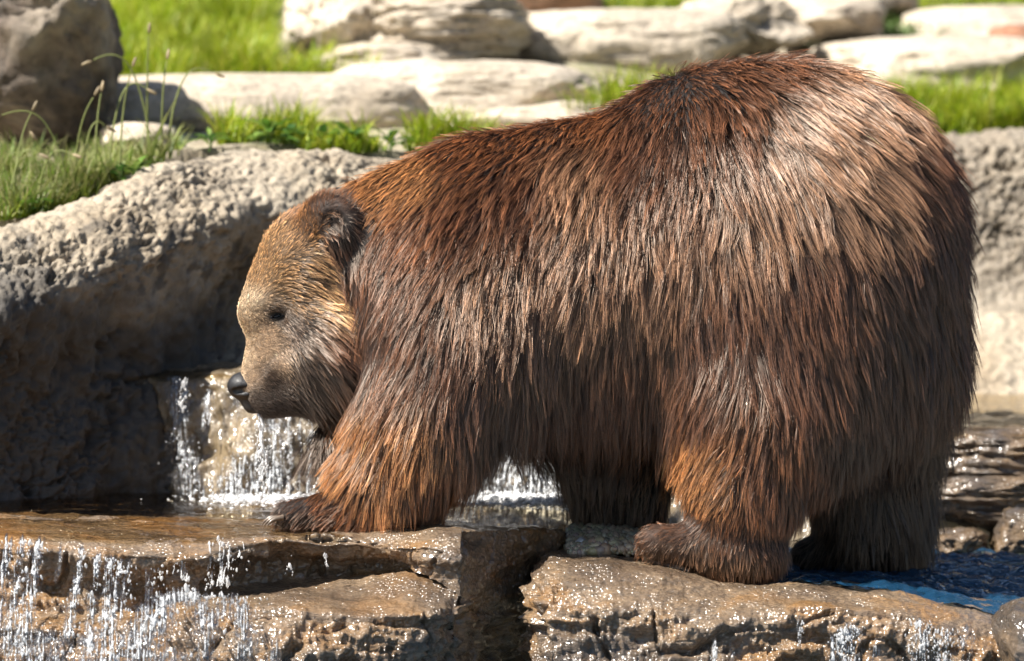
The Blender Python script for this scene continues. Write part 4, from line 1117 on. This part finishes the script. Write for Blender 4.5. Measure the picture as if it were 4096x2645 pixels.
def fall(name, streams, mat, label, cat="waterfall"):
    """streams: (points [(px,py,Y)...], width px top, width px bottom, n threads, n beads, spread m)"""
    Vs = []; F3 = []; F4 = []; off = 0
    for pts, w0, w1, nt_, nb, sp in streams:
        pts = np.array(pts, float); k = 14
        ctr = catmull(pts, 120)
        # threads
        if nt_:
            u = rng.uniform(-0.5, 0.5, nt_); u = np.sign(u) * np.abs(u * 2) ** 0.8 / 2
            t0 = rng.uniform(0, 0.75, nt_) ** 1.3; ln = rng.uniform(0.12, 0.55, nt_)
            tt = np.clip(t0[:, None] + ln[:, None] * np.linspace(0, 1, k)[None], 0, 1)
            ci = (tt * 119).astype(int)
            c = ctr[ci].copy()
            wd = w0 + (w1 - w0) * tt
            wob = np.cumsum(rng.normal(0, 1, (nt_, k)), 1) * 0.9
            c[..., 0] += u[:, None] * wd + wob
            P3 = W(c[..., 0], c[..., 1], c[..., 2] - rng.uniform(0, sp, nt_)[:, None])
            rad_ = (rng.uniform(0.0006, 0.0022, nt_)[:, None]) * (0.25 + np.sin(np.linspace(0.1, 3.0, k))[None]) * np.exp(rng.normal(0, 0.35, (nt_, k)))
            Vv, Ff = threads(P3, rad_); Vs.append(Vv); F4.append(Ff + off); off += len(Vv)
        if nb:
            t_ = rng.random(nb) ** 0.9; c = ctr[(t_ * 119).astype(int)].copy()
            wd = w0 + (w1 - w0) * t_
            c[:, 0] += rng.normal(0, 0.36, nb) * wd
            P3 = W(c[:, 0], c[:, 1] + rng.normal(0, 4, nb), c[:, 2] - rng.uniform(0, sp * 1.6, nb))
            ax = np.stack([rng.normal(0, 0.25, nb), rng.normal(0, 0.2, nb), np.ones(nb)], -1)
            Vv, Ff = drops(P3, rng.gamma(2.0, 0.00055, nb) + 0.0004, rng.uniform(1.0, 2.8, nb), ax); Vs.append(Vv); F3.append(Ff + off); off += len(Vv)
    return obj(name, make_mesh(name, np.concatenate(Vs), ([np.concatenate(F4)] if F4 else []) + ([np.concatenate(F3)] if F3 else [])), mat, label=label, cat=cat, kind="stuff")


def cascade_mat(name):
    """thin running water: clear and glossy, white where the foam attribute says it is broken up"""
    m, nt, out = new_mat(name); L = nt.links.new
    tc = nt.nodes.new("ShaderNodeTexCoord")
    mp = node(nt, "ShaderNodeMapping"); mp.inputs["Scale"].default_value = (1.4, 1.0, 0.16); L(tc.outputs["Object"], mp.inputs[0])
    n1 = node(nt, "ShaderNodeTexNoise"); n1.inputs["Scale"].default_value = 95; n1.inputs["Detail"].default_value = 4; n1.inputs["Roughness"].default_value = 0.65; L(mp.outputs[0], n1.inputs["Vector"])
    bp = nt.nodes.new("ShaderNodeBump"); bp.inputs["Strength"].default_value = 1.0; bp.inputs["Distance"].default_value = 0.012; L(n1.outputs[0], bp.inputs["Height"])
    a = nt.nodes.new("ShaderNodeAttribute"); a.attribute_name = "foam"
    # break the foam up into beads
    sub = node(nt, "ShaderNodeMath", operation='SUBTRACT'); L(n1.outputs[0], sub.inputs[0]); sub.inputs[1].default_value = 0.5
    ml = node(nt, "ShaderNodeMath", operation='MULTIPLY_ADD'); L(sub.outputs[0], ml.inputs[0]); ml.inputs[1].default_value = 1.5; L(a.outputs["Fac"], ml.inputs[2])
    rp = ramp(nt, [(0.42, (0, 0, 0)), (0.85, (1, 1, 1))]); L(ml.outputs[0], rp.inputs[0])
    # no water where the attribute is zero
    r0 = ramp(nt, [(0.10, (0, 0, 0)), (0.38, (1, 1, 1))]); L(a.outputs["Fac"], r0.inputs[0])
    fm = node(nt, "ShaderNodeMath", operation='MULTIPLY'); L(rp.outputs[0], fm.inputs[0]); L(r0.outputs[0], fm.inputs[1])
    fm2 = node(nt, "ShaderNodeMath", operation='MULTIPLY'); L(fm.outputs[0], fm2.inputs[0]); fm2.inputs[1].default_value = 0.85
    tr = nt.nodes.new("ShaderNodeBsdfTransparent")
    gl = nt.nodes.new("ShaderNodeBsdfGlossy"); gl.inputs["Roughness"].default_value = 0.12; L(bp.outputs[0], gl.inputs["Normal"])
    df = nt.nodes.new("ShaderNodeBsdfPrincipled"); df.inputs["Base Color"].default_value = (0.80, 0.82, 0.84, 1); df.inputs["Roughness"].default_value = 0.15; L(bp.outputs[0], df.inputs["Normal"])
    fr = nt.nodes.new("ShaderNodeFresnel"); fr.inputs["IOR"].default_value = 1.33; L(bp.outputs[0], fr.inputs["Normal"])
    f2 = node(nt, "ShaderNodeMath", operation='MULTIPLY'); L(fr.outputs[0], f2.inputs[0]); L(r0.outputs[0], f2.inputs[1])
    m1 = nt.nodes.new("ShaderNodeMixShader"); L(f2.outputs[0], m1.inputs[0]); L(tr.outputs[0], m1.inputs[1]); L(gl.outputs[0], m1.inputs[2])
    m2 = nt.nodes.new("ShaderNodeMixShader"); L(fm2.outputs[0], m2.inputs[0]); L(m1.outputs[0], m2.inputs[1]); L(df.outputs[0], m2.inputs[2])
    L(m2.outputs[0], out.inputs[0])
    return m


M["cascade"] = cascade_mat("running_water")


def cascade(name, keys, nu, nv, streams, label, cat="waterfall", amp=0.012, base=0.012, sharp=0.5):
    """a sheet of running water over a rock face; streams: (px top, py top, px bottom, py bottom, width, strength)"""
    pxs = np.array([k[0] for k in keys], float); pr = np.array([k[1] for k in keys], float)
    u = np.linspace(pxs[0], pxs[-1], nu); t = np.interp(u, pxs, np.arange(len(pxs)))
    A = catmull(pr, nu, t); Bq = catmull(A.transpose(1, 0, 2), nv, np.linspace(0, pr.shape[1] - 1, nv)).transpose(1, 0, 2)
    PXg = np.broadcast_to(u[:, None], Bq.shape[:2]); PYg = Bq[..., 1]
    P = W(PXg, PYg, Bq[..., 0]).reshape(-1, 3)
    foam = np.full(len(P), base); pxf = PXg.ravel(); pyf = PYg.ravel()
    st = fbm(np.stack([pxf / 9, pyf / 110, np.zeros(len(pxf))], -1), 3)
    st2 = fbm(np.stack([pxf / 26, pyf / 34, np.ones(len(pxf))], -1), 3)
    wob = 14 * fbm(np.stack([pxf / 200, pyf / 90, np.full(len(pxf), 4.)], -1), 2)
    for x0, y0, x1, y1, w_, k_ in streams:
        tt_ = np.clip((pyf - y0) / (y1 - y0), 0, 1)
        xc = x0 + (x1 - x0) * tt_ + wob
        ww = w_ * (0.75 + 0.6 * tt_)
        g = np.exp(-((pxf - xc) / ww) ** 2) * sstep(pyf, y0 - 25, y0 + 25) * (1 - sstep(pyf, y1 - 30, y1 + 30))
        foam = np.maximum(foam, k_ * g * (0.62 + 0.85 * st + 0.45 * st2))
    edge = np.minimum(sstep(pxf, pxs[0], pxs[0] + 40), 1 - sstep(pxf, pxs[-1] - 40, pxs[-1]))
    foam = np.clip(foam, 0, 1.2) * edge
    P[:, 1] -= amp * (np.clip(foam, 0, 1) * (0.6 + 0.8 * st + 0.6 * st2)) + 0.004 * st2
    f = grid_faces(nu, nv)
    me = make_mesh(name, P, [f]); a = me.attributes.new("foam", 'FLOAT', 'POINT'); a.data.foreach_set("value", foam.astype(np.float32))
    return obj(name, me, M["cascade"], label=label, cat=cat, kind="stuff")


# left foreground cascade
cascade("water_sheet", [(-150, [(-0.40, 2130), (-0.48, 2190), (-0.53, 2330), (-0.58, 2500), (-0.66, 2670)]), (300, [(-0.41, 2145), (-0.50, 2210), (-0.55, 2330), (-0.60, 2500), (-0.69, 2670)]),
    (600, [(-0.44, 2190), (-0.51, 2240), (-0.55, 2330), (-0.63, 2480), (-0.72, 2670)]), (720, [(-0.44, 2200), (-0.50, 2240), (-0.55, 2330), (-0.64, 2460), (-0.74, 2670)])], 420, 300,
    [(35, 2140, -30, 2600, 26, .8), (95, 2150, 20, 2600, 16, 1.0), (165, 2155, 75, 2640, 17, 1.1), (130, 2200, 60, 2560, 12, .8), (325, 2190, 268, 2560, 16, 1.1), (392, 2215, 345, 2600, 16, 1.0), (440, 2230, 405, 2640, 18, 1.1), (480, 2245, 440, 2640, 14, 1.0), (515, 2250, 480, 2500, 10, .7), (240, 2170, 225, 2330, 10, .5), (600, 2255, 590, 2420, 14, .5),
     (120, 2520, 130, 2700, 150, .62), (420, 2540, 420, 2700, 150, .75), (600, 2420, 560, 2700, 90, .85)], "white streams of water running over the left end of the front ledge")
cascade("water_sheet", [(560, [(-0.50, 2345), (-0.60, 2400), (-0.68, 2500), (-0.73, 2580), (-0.76, 2670)]), (800, [(-0.48, 2350), (-0.62, 2420), (-0.70, 2500), (-0.74, 2580), (-0.76, 2670)]), (1150, [(-0.48, 2360), (-0.64, 2430), (-0.71, 2500), (-0.74, 2580), (-0.76, 2670)])], 330, 200,
    [(680, 2370, 520, 2660, 60, 1.0), (640, 2400, 500, 2660, 50, .9), (800, 2400, 830, 2560, 40, .85), (850, 2440, 810, 2660, 34, .8), (965, 2410, 985, 2660, 34, .95), (930, 2380, 900, 2480, 50, .6), (1090, 2560, 1100, 2680, 30, .7), (730, 2350, 760, 2420, 70, .8), (700, 2600, 720, 2700, 60, .6)], "foaming splash spreading over the lower shelf at the foot of the left cascade", cat="splash", amp=0.025)
cascade("water_sheet", [(2780, [(-0.50, 2420), (-0.55, 2460), (-0.57, 2520), (-0.57, 2600), (-0.57, 2670)]), (3300, [(-0.52, 2415), (-0.565, 2450), (-0.585, 2530), (-0.585, 2600), (-0.58, 2670)]), (3650, [(-0.48, 2440), (-0.55, 2480), (-0.58, 2560), (-0.58, 2610), (-0.58, 2670)]), (3990, [(-0.45, 2460), (-0.50, 2520), (-0.55, 2580), (-0.57, 2620), (-0.58, 2680)])], 420, 120,
    [(3400, 2500, 3385, 2680, 60, .85), (3340, 2540, 3330, 2680, 26, .8), (2862, 2560, 2856, 2680, 10, .8), (2940, 2590, 2935, 2680, 14, .7), (3200, 2470, 3195, 2600, 9, .7), (3690, 2480, 3670, 2680, 36, .75), (3790, 2520, 3770, 2680, 40, .7), (3880, 2500, 3860, 2680, 34, .6), (3520, 2560, 3500, 2680, 30, .6)], "broken white trickles running down the lower right of the hind foot ledge")
cascade("water_sheet", [(600, [(0.76, 1505), (0.70, 1620), (0.66, 1760), (0.62, 1900), (0.58, 2030)]), (1000, [(0.74, 1505), (0.66, 1620), (0.60, 1760), (0.55, 1900), (0.50, 2030)]), (1450, [(0.74, 1512), (0.66, 1620), (0.60, 1760), (0.55, 1900), (0.50, 2030)])], 330, 220,
    [(690, 1500, 720, 1720, 34, .65), (740, 1530, 720, 1640, 20, .8), (700, 1700, 780, 2020, 60, .65), (830, 1560, 815, 1720, 22, .7), (960, 1820, 930, 2020, 70, .85), (1110, 1660, 1080, 2020, 40, .85), (1050, 1780, 1040, 2020, 70, .85), (1160, 1650, 1150, 2010, 10, .9), (1240, 1650, 1236, 2010, 11, 1.0), (1200, 1680, 1196, 2000, 8, .7), (880, 1900, 880, 2020, 60, .6), (1320, 1700, 1320, 2020, 20, .7), (950, 1540, 950, 1700, 90, .35)], "sparkling waterfall over the tan rock step behind the bear's chin", base=0.015)
cascade("water_sheet", [(1700, [(0.76, 1540), (0.68, 1650), (0.62, 1780), (0.56, 1950), (0.50, 2110)]), (2000, [(0.80, 1550), (0.70, 1650), (0.62, 1780), (0.56, 1950), (0.50, 2110)]), (2500, [(0.86, 1610), (0.78, 1680), (0.70, 1800), (0.60, 1980), (0.54, 2140)])], 250, 180,
    [(1860, 1700, 1850, 2110, 110, 1.2), (2060, 1700, 2080, 2110, 120, 1.3), (2220, 1700, 2230, 2120, 110, 1.4), (2350, 1750, 2350, 2120, 80, 1.2)], "white waterfall seen through the gap between the bear's front legs")
# loose beads thrown off the running water
M["bead"] = foam_mat("water_beads", 0.75, 0.5)
fl = []
for x0, x1, ytop, ybot, nb, w in [(40, -10, 2170, 2640, 120, 60), (100, 30, 2170, 2640, 140, 34), (165, 75, 2180, 2640, 150, 30), (330, 275, 2200, 2560, 150, 30), (395, 350, 2220, 2600, 150, 30), (450, 410, 2240, 2620, 180, 36), (520, 470, 2260, 2600, 120, 50), (620, 600, 2260, 2450, 60, 60),
                                     (720, 560, 2370, 2640, 420, 120), (840, 820, 2390, 2640, 260, 100), (960, 990, 2400, 2640, 220, 80), (800, 1000, 2350, 2420, 160, 200), (120, 200, 2500, 2650, 160, 220)]:
    fl.append(([(x0, ytop, -0.50), (x0 - 4, ytop + 40, -0.54), ((x0 + x1) / 2, (ytop + ybot) / 2, -0.62), (x1, ybot, -0.74)], w, w * 1.5, 0, int(nb * 0.35), 0.05))
fall("water_beads", fl, M["bead"], "small bright drops thrown off the left cascade", "water drops")
fl = []
for x0, ytop, ybot, n, nb, w in [(735, 2170, 2330, 5, 26, 30), (840, 2165, 2350, 4, 30, 24), (880, 2160, 2350, 12, 40, 16), (905, 2170, 2340, 5, 30, 24), (715, 2180, 2300, 3, 14, 40), (960, 2165, 2280, 2, 14, 60), (640, 2240, 2330, 3, 20, 50), (1160, 2220, 2310, 2, 10, 20), (1300, 2220, 2290, 3, 8, 6)]:
    fl.append(([(x0, ytop, -0.40), (x0 + 4, ytop + 50, -0.42), (x0 - 2, ybot - 40, -0.44), (x0 - 4, ybot, -0.46)], w, w * 1.3, n, nb, 0.02))
fall("trickle", fl, M["drop"], "thin clear trickles dripping from the amber lip below the bear's chin")
fl = []
for x0, x1, ytop, ybot, nb, w in [(3390, 3370, 2510, 2650, 120, 70), (3680, 3660, 2490, 2650, 90, 70), (3780, 3760, 2520, 2650, 90, 80), (2860, 2855, 2570, 2650, 30, 16), (3210, 3200, 2490, 2600, 24, 16)]:
    fl.append(([(x0, ytop, -0.58), (x0, ytop + 30, -0.60), ((x0 + x1) / 2, (ytop + ybot) / 2, -0.62), (x1, ybot, -0.63)], w, w * 1.4, 0, nb, 0.03))
fall("water_beads", fl, M["bead"], "small drops on the trickles at the lower right", "water drops")
fl = []
for x0, x1, ytop, ybot, nb, w in [(740, 720, 1520, 1640, 60, 40), (830, 820, 1540, 1700, 30, 40), (960, 930, 1800, 2010, 120, 140), (1110, 1080, 1660, 2010, 140, 80), (1160, 1150, 1650, 2000, 40, 12), (1240, 1236, 1650, 2000, 50, 14), (720, 780, 1740, 2000, 80, 90), (1900, 1900, 1800, 2100, 160, 240), (2150, 2150, 1800, 2110, 200, 240)]:
    fl.append(([(x0, ytop, 0.62), ((x0 * 2 + x1) / 3, (ytop * 2 + ybot) / 3, 0.58), ((x0 + x1 * 2) / 3, (ytop + 2 * ybot) / 3, 0.53), (x1, ybot, 0.47)], w, w * 1.2, 0, nb, 0.06))
fall("water_beads", fl, M["bead"], "bright drops over the waterfall behind the bear", "water drops")
# foam on the pool below it
nb = 5200
t = rng.random(nb)
xx = np.where(rng.random(nb) < 0.7, rng.uniform(1700, 2330, nb), rng.normal(1150, 150, nb)); yy = np.clip(0.50 - np.abs(rng.normal(0, 0.10, nb)), 0.1, 0.6)
P3 = W(xx, zl(0.008, yy), yy); P3[:, 2] += np.abs(rng.normal(0, 0.006, nb))
Vv, Ff = drops(P3, rng.gamma(2.0, 0.0016, nb) + 0.001, np.full(nb, 0.55))
obj("foam", make_mesh("foam", Vv, [Ff]), M["foam"], label="white foam floating on the pool where the waterfall lands", cat="foam", kind="stuff")

# water running from the bear's chin
pts = np.array([(1030, 1655, -0.03), (1045, 1700, -0.03), (1050, 1760, -0.035), (1060, 1830, -0.035), (1050, 1880, -0.035)])
c = catmull(pts, 60)
P3 = W(c[:, 0] + 6 * np.sin(np.linspace(0, 9, 60)), c[:, 1], c[:, 2])[None]
r_ = (0.0042 + 0.0040 * np.abs(perlin(np.stack([np.linspace(0, 9, 60), np.zeros(60), np.zeros(60)], -1))))[None] * np.interp(np.linspace(0, 1, 60), [0, .1, .8, 1], [.8, 1, .8, .2])[None]
V1, F1 = threads(P3, r_)
nb = 110
cc = c[rng.integers(0, 60, nb)]
P4 = W(cc[:, 0] + rng.normal(0, 13, nb), cc[:, 1] + rng.uniform(0, 160, nb), cc[:, 2] + rng.normal(0, 0.008, nb))
V2, F2 = drops(P4, rng.gamma(2, 0.0007, nb) + 0.0006, rng.uniform(1, 2.5, nb))
obj("water_drip", make_mesh("water_drip", np.concatenate([V1, V2]), [F1, F2 + len(V1)]), M["foam"], label="thin stream of clear water dribbling from the bear's chin", cat="water", kind="stuff")

# ------------------------------------------------------------------ gravel pocket
v, fc = ico(1)
ng = 2600
gx = rng.uniform(2275, 2600, ng); gy = rng.uniform(-0.17, 0.16, ng)
base = W(gx, 2200, gy)
base[:, 2] = np.interp(gy, [-0.17, 0.16], [-0.066, -0.034]) + 0.012 * (1 - ((gx - 2430) / 165) ** 2) + rng.normal(0, 0.002, ng)
r = rng.gamma(5, 0.0011, ng) + 0.002
Q = v[None] * r[:, None, None] * rng.uniform(0.6, 1.35, (ng, 1, 3)) * (1 + 0.25 * rng.normal(size=(ng, len(v), 1)) * 0.5)
V_ = (Q + base[:, None, :]).reshape(-1, 3)
F_ = (fc[None] + (np.arange(ng) * len(v))[:, None, None]).reshape(-1, 3)
gcol = np.array([0.46, 0.40, 0.28]) * np.exp(rng.normal(0, 0.28, (ng, 1))) * (1 + rng.normal(0, 0.06, (ng, 3)))
me = make_mesh("gravel", V_, [F_])
set_color(me, "gcol", np.repeat(np.clip(gcol, 0.03, 0.6), len(v), 0))
m, nt, out = new_mat("wet_pebbles"); at = nt.nodes.new("ShaderNodeAttribute"); at.attribute_name = "gcol"
b = nt.nodes.new("ShaderNodeBsdfPrincipled"); nt.links.new(at.outputs["Color"], b.inputs["Base Color"]); b.inputs["Roughness"].default_value = 0.4; b.inputs["Coat Weight"].default_value = 0.4; nt.links.new(b.outputs[0], out.inputs[0])
obj("gravel", me, m, label="pale greenish gravel washed between the rock slab and the hind foot", cat="gravel", kind="stuff")

# ------------------------------------------------------------------ grass and weeds
def blades(root, h, w, lean, bend, col, tipcol, az=None):
    n = len(root); az = rng.uniform(0, 2 * math.pi, n) if az is None else az
    d = np.stack([np.cos(az), np.sin(az), np.zeros(n)], -1); s_ = np.stack([-np.sin(az), np.cos(az), np.zeros(n)], -1)
    lv = [0, 0.4, 0.75, 1.0]; wd = [1.0, 0.85, 0.5, 0.0]
    vs = []
    for t, ww in zip(lv, wd):
        c = root + d * (h * (lean * t + bend * t * t))[:, None] + np.array([0, 0, 1.0]) * (h * (t - 0.35 * bend * t * t))[:, None]
        vs += [c - s_ * (w * ww)[:, None]] + ([c + s_ * (w * ww)[:, None]] if ww > 0 else [])
    V_ = np.stack(vs, 1); k = V_.shape[1]
    o_ = (np.arange(n) * k)[:, None]
    q = np.concatenate([o_ + np.array([0, 1, 3, 2]), o_ + np.array([2, 3, 5, 4])]); t3 = o_ + np.array([4, 5, 6])
    f = np.array([0, 0, .4, .4, .75, .75, 1.0])[None, :, None]
    cc = col[:, None, :] * (1 - f) + tipcol[:, None, :] * f
    return V_.reshape(-1, 3), q, t3, cc.reshape(-1, 3)


def grass(name, n, pxr, yr, hr, label, greens, tips, dens=None, wr=(0.0018, 0.004), bend=(0.1, 0.7)):
    x0 = rng.uniform(pxr[0], pxr[1], n * 2); y0 = rng.uniform(yr[0], yr[1], n * 2)
    p = W(x0, 0, y0)
    keep = np.ones(len(p), bool)
    if dens is not None: keep = rng.random(len(p)) < dens(x0, y0, p)
    p = p[keep][:n]; n = len(p)
    p[:, 2] = ground_z(p[:, 0], p[:, 1]) - 0.01
    cl_ = 0.55 + 0.6 * sstep(fbm(p * np.array([6, 6, 0.]), 2), -0.3, 0.4)
    h = rng.uniform(*hr, n) * cl_
    g = np.array(greens); tp = np.array(tips)
    ci = rng.integers(0, len(g), n); ti = rng.integers(0, len(tp), n)
    pat = np.exp(0.35 * fbm(p * np.array([4, 4, 0.]) + 9, 2))[:, None]
    V_, q, t3, cc = blades(p, h, rng.uniform(*wr, n), rng.uniform(0.05, 0.5, n), rng.uniform(*bend, n), g[ci] * pat, tp[ti] * pat)
    me = make_mesh(name, V_, [q, t3]); set_color(me, "gcol", np.clip(cc, 0.005, 0.6))
    return obj(name, me, M["leaf"], label=label, cat="grass", kind="stuff")


GR = [(0.15, 0.23, 0.008), (0.20, 0.28, 0.010), (0.09, 0.16, 0.008), (0.24, 0.29, 0.012)]
TI = [(0.31, 0.40, 0.012), (0.40, 0.45, 0.02), (0.20, 0.31, 0.012), (0.48, 0.45, 0.08)]
DRY = [(0.36, 0.32, 0.16), (0.25, 0.30, 0.08), (0.14, 0.25, 0.03), (0.42, 0.36, 0.22)]
grass("grass", 42000, (380, 1560), (2.66, 5.6), (0.05, 0.15), "bright lime green grass bank between the tall dark boulder and the rock pile", GR, TI,
      dens=lambda x, y, p: 1.0 * (x < 1250 + 180 * np.sin(x * 0.01) + np.clip(3.0 - y, 0, 1) * 700))
grass("grass", 16000, (2200, 4600), (4.4, 6.6), (0.05, 0.14), "strip of green grass along the top edge above the pale rocks", GR, TI)
grass("grass", 11000, (-500, 720), (0.62, 1.75), (0.04, 0.12), "mixed green and straw grass growing on top of the left rock wall", GR, DRY,
      dens=lambda x, y, p: np.clip(0.15 + 1.3 * sstep(fbm(p * np.array([5, 5, 0.]), 2), -0.25, 0.4), 0, 1) * (y > np.interp(x, WALL_PX, WALL_Y) + 0.06) * (y < np.interp(x, WALL_PX, WALL_Y) + 0.65) * (1 - 0.6 * sstep(x, 400, 720)), wr=(0.0012, 0.003))
grass("grass", 4200, (880, 2000), (1.42, 1.9), (0.04, 0.13), "green grass tufts along the wall top behind the bear's neck", GR, TI,
      dens=lambda x, y, p: sstep(fbm(p * np.array([5, 5, 0.]) + 3, 2), -0.15, 0.3) * (y > np.interp(x, WALL_PX, WALL_Y) + 0.08))
grass("grass", 3000, (2260, 2800), (2.15, 2.6), (0.05, 0.16), "soft green tuft of grass showing above the bear's back", GR, TI, dens=lambda x, y, p: np.exp(-((x - 2520) / 170) ** 2))
grass("grass", 14000, (3450, 4700), (2.72, 3.35), (0.05, 0.17), "green grass on top of the wall right of the bear's rump", GR, TI,
      dens=lambda x, y, p: np.clip(0.55 + fbm(p * np.array([3, 3, 0.]), 2), 0, 1))
grass("grass", 5000, (3330, 4250), (4.0, 4.5), (0.05, 0.12), "grey green low shrubby growth among the upper right rocks", [(0.10, 0.17, 0.07), (0.13, 0.20, 0.09), (0.08, 0.15, 0.04)], [(0.22, 0.30, 0.14), (0.18, 0.28, 0.06)],
      dens=lambda x, y, p: np.exp(-((x - 3620) / 210) ** 2) + 0.25, wr=(0.004, 0.010))


def weed(px, Y, size, n, label, seed):
    """a rosette of broad pointed leaves on one stem; every leaf a part"""
    r = np.random.default_rng(seed)
    base = W(px, 0, Y); base[2] = ground_z(base[0:1], base[1:2])[0]
    root = bpy.data.objects.new("leafy_weed", None); COL.objects.link(root); root.location = base
    root["label"] = label; root["category"] = "weed"; root["group"] = "leafy weeds on the wall top"
    st = np.stack([np.linspace(0, 1, 8) * 0.01, np.zeros(8), np.linspace(-0.01, size * 0.6, 8)], -1)[None]
    V_, F_ = threads(st, np.full((1, 8), 0.003)); me = make_mesh("stem", V_, [F_]); set_color(me, "gcol", np.tile([0.10, 0.17, 0.04], (len(V_), 1))); obj("stem", me, M["leaf"], root)
    for i in range(n):
        az = i * 2.4 + r.uniform(-.3, .3); L = size * r.uniform(0.6, 1.1); el = r.uniform(0.2, 1.15); wd = L * r.uniform(0.13, 0.2)
        t = np.linspace(0, 1, 9); prof = np.sin(np.pi * np.clip(t, 0.02, 0.995) ** 0.75) * wd * (1 + 0.15 * np.sin(t * 22))
        a_ = el - 0.9 * t
        x = np.cumsum(np.cos(a_)) * L / 9; z = np.cumsum(np.sin(a_)) * L / 9 + size * 0.4 * r.random()
        d = np.array([math.cos(az), math.sin(az), 0]); s_ = np.array([-math.sin(az), math.cos(az), 0])
        c = d * x[:, None] + np.array([0, 0, 1.0]) * z[:, None]
        P_ = np.stack([c - s_ * prof[:, None] + [0, 0, .004], c, c + s_ * prof[:, None] + [0, 0, .004]], 1)
        me = make_mesh("leaf", P_.reshape(-1, 3), [grid_faces(9, 3)])
        col = np.array([[0.08, 0.17, 0.02], [0.12, 0.22, 0.03], [0.06, 0.14, 0.025], [0.17, 0.26, 0.05]])[r.integers(0, 4)]
        set_color(me, "gcol", np.tile(col * r.uniform(0.8, 1.25), (27, 1))); obj("leaf", me, M["leaf"], root)


weed(1080, 1.45, 0.085, 16, "leafy green weed at the left end of the tuft row on the wall top", 1)
weed(1160, 1.50, 0.070, 12, "low leafy weed just right of the tallest leafy weed on the wall", 2)
weed(1290, 1.52, 0.075, 14, "broad leafy weed on the wall beside the upright grass tuft", 3)
weed(1400, 1.56, 0.080, 14, "leafy weed mixed into the upright grass tuft above the bear's ear", 4)
weed(1560, 1.60, 0.065, 12, "small leafy weed on the wall above the bear's neck", 5)
weed(840, 1.32, 0.060, 10, "low flat leafed weed where the left wall crest levels out", 6)
weed(480, 1.06, 0.065, 12, "leafy weed at the wall edge among the straw grass", 7)
weed(110, 0.86, 0.060, 10, "pale broad leaf weed near the left edge of the wall", 8)
weed(540, 1.05, 0.055, 10, "small weed on the crest right of the tall grass stalks", 9)
weed(3650, 2.78, 0.10, 16, "leafy weed closest to the bear's rump on the right wall top", 10)
weed(3700, 2.80, 0.12, 16, "tall leafy weed right of the bear's rump", 11)
weed(3950, 2.80, 0.08, 12, "leafy weed near the right edge on the wall top", 12)


def stalk(px, Y, h, bx, label, seed, droop=0.5):
    r = np.random.default_rng(seed)
    base = W(px, 0, Y); base[2] = ground_z(base[0:1], base[1:2])[0] - 0.01
    t = np.linspace(0, 1, 22)
    root = bpy.data.objects.new("grass_stalk", None); COL.objects.link(root); root.location = base
    root["label"] = label; root["category"] = "grass stalk"; root["group"] = "seeding grass stalks on the left wall"
    x = bx * h * t ** 2.5; z = h * (t - droop * 0.35 * np.clip(t - 0.6, 0, 1) ** 2 * 6)
    p = np.stack([x, 0.02 * np.sin(t * 3 + seed), z], -1)
    V_, F_ = threads(p[None], np.interp(t, [0, 1], [0.0030, 0.0014])[None]); me = make_mesh("stem", V_, [F_]); set_color(me, "gcol", np.tile([0.27, 0.30, 0.10], (len(V_), 1))); obj("stem", me, M["leaf"], root)
    v, fc = ico(2)
    ax = p[-1] - p[-3]; ax /= np.linalg.norm(ax)
    q = v * np.array([0.0042, 0.0042, 0.014]) * (1 + 0.25 * perlin(v * 6)[:, None])
    R = Vector((0, 0, 1)).rotation_difference(Vector(ax)).to_matrix(); q = q @ np.array(R).T + p[-1] + ax * 0.018
    me = make_mesh("seed_head", q, [fc]); set_color(me, "gcol", np.tile(np.array([0.42, 0.33, 0.2]) * r.uniform(.7, 1.2), (len(q), 1))); obj("seed_head", me, M["leaf"], root)
    for k in range(3):
        V_, q4, t3, cc = blades(np.array([[0, 0, 0.0]]), np.array([h * r.uniform(.35, .6)]), np.array([0.003]), np.array([0.25]), np.array([r.uniform(.3, .8)]), np.array([[0.12, 0.2, 0.03]]), np.array([[0.3, 0.3, 0.1]]))
        me = make_mesh("blade", V_, [q4, t3]); set_color(me, "gcol", cc); obj("blade", me, M["leaf"], root)


STK = [(265, 0.98, .30, -.5, "thick drooping grass stalk bending left in front of the dark boulder"), (300, 1.0, .26, .18, "upright grass stalk with pale tip right of the thick drooping stalk"), (335, 1.02, .24, .22, "short grass stalk with rounded white seed head before the dark boulder"),
       (385, 1.05, .25, .05, "straight grass stalk with orange tip by the boulder's right edge"), (440, 1.08, .34, .25, "arching stalk before the boulder's lower right corner"), (480, 1.05, .30, .1, "pale straight stalk left of the flat slab"),
       (600, 1.15, .38, -.35, "tall thin stalk arching left over the flat slab"), (590, 1.18, .34, .02, "tall dark tipped stalk against the flat slab"), (650, 1.2, .26, .05, "short pale stalk against the flat slab"), (680, 1.2, .30, .35, "rightmost arching stalk with round seed head over the flat slab"),
       (60, .88, .26, .15, "leftmost pale stalk with bent seed head"), (40, .85, .22, .3, "low leaning stalk at the left edge"), (150, .92, .2, .4, "short stalk leaning right near the left edge"), (215, .95, .17, -.2, "small stalk with purple brown head")]
for i, (px, Y, h, bx, lb) in enumerate(STK): stalk(px, Y, h, bx, lb, i + 1, droop=0.9 if abs(bx) > .2 else 0.2)
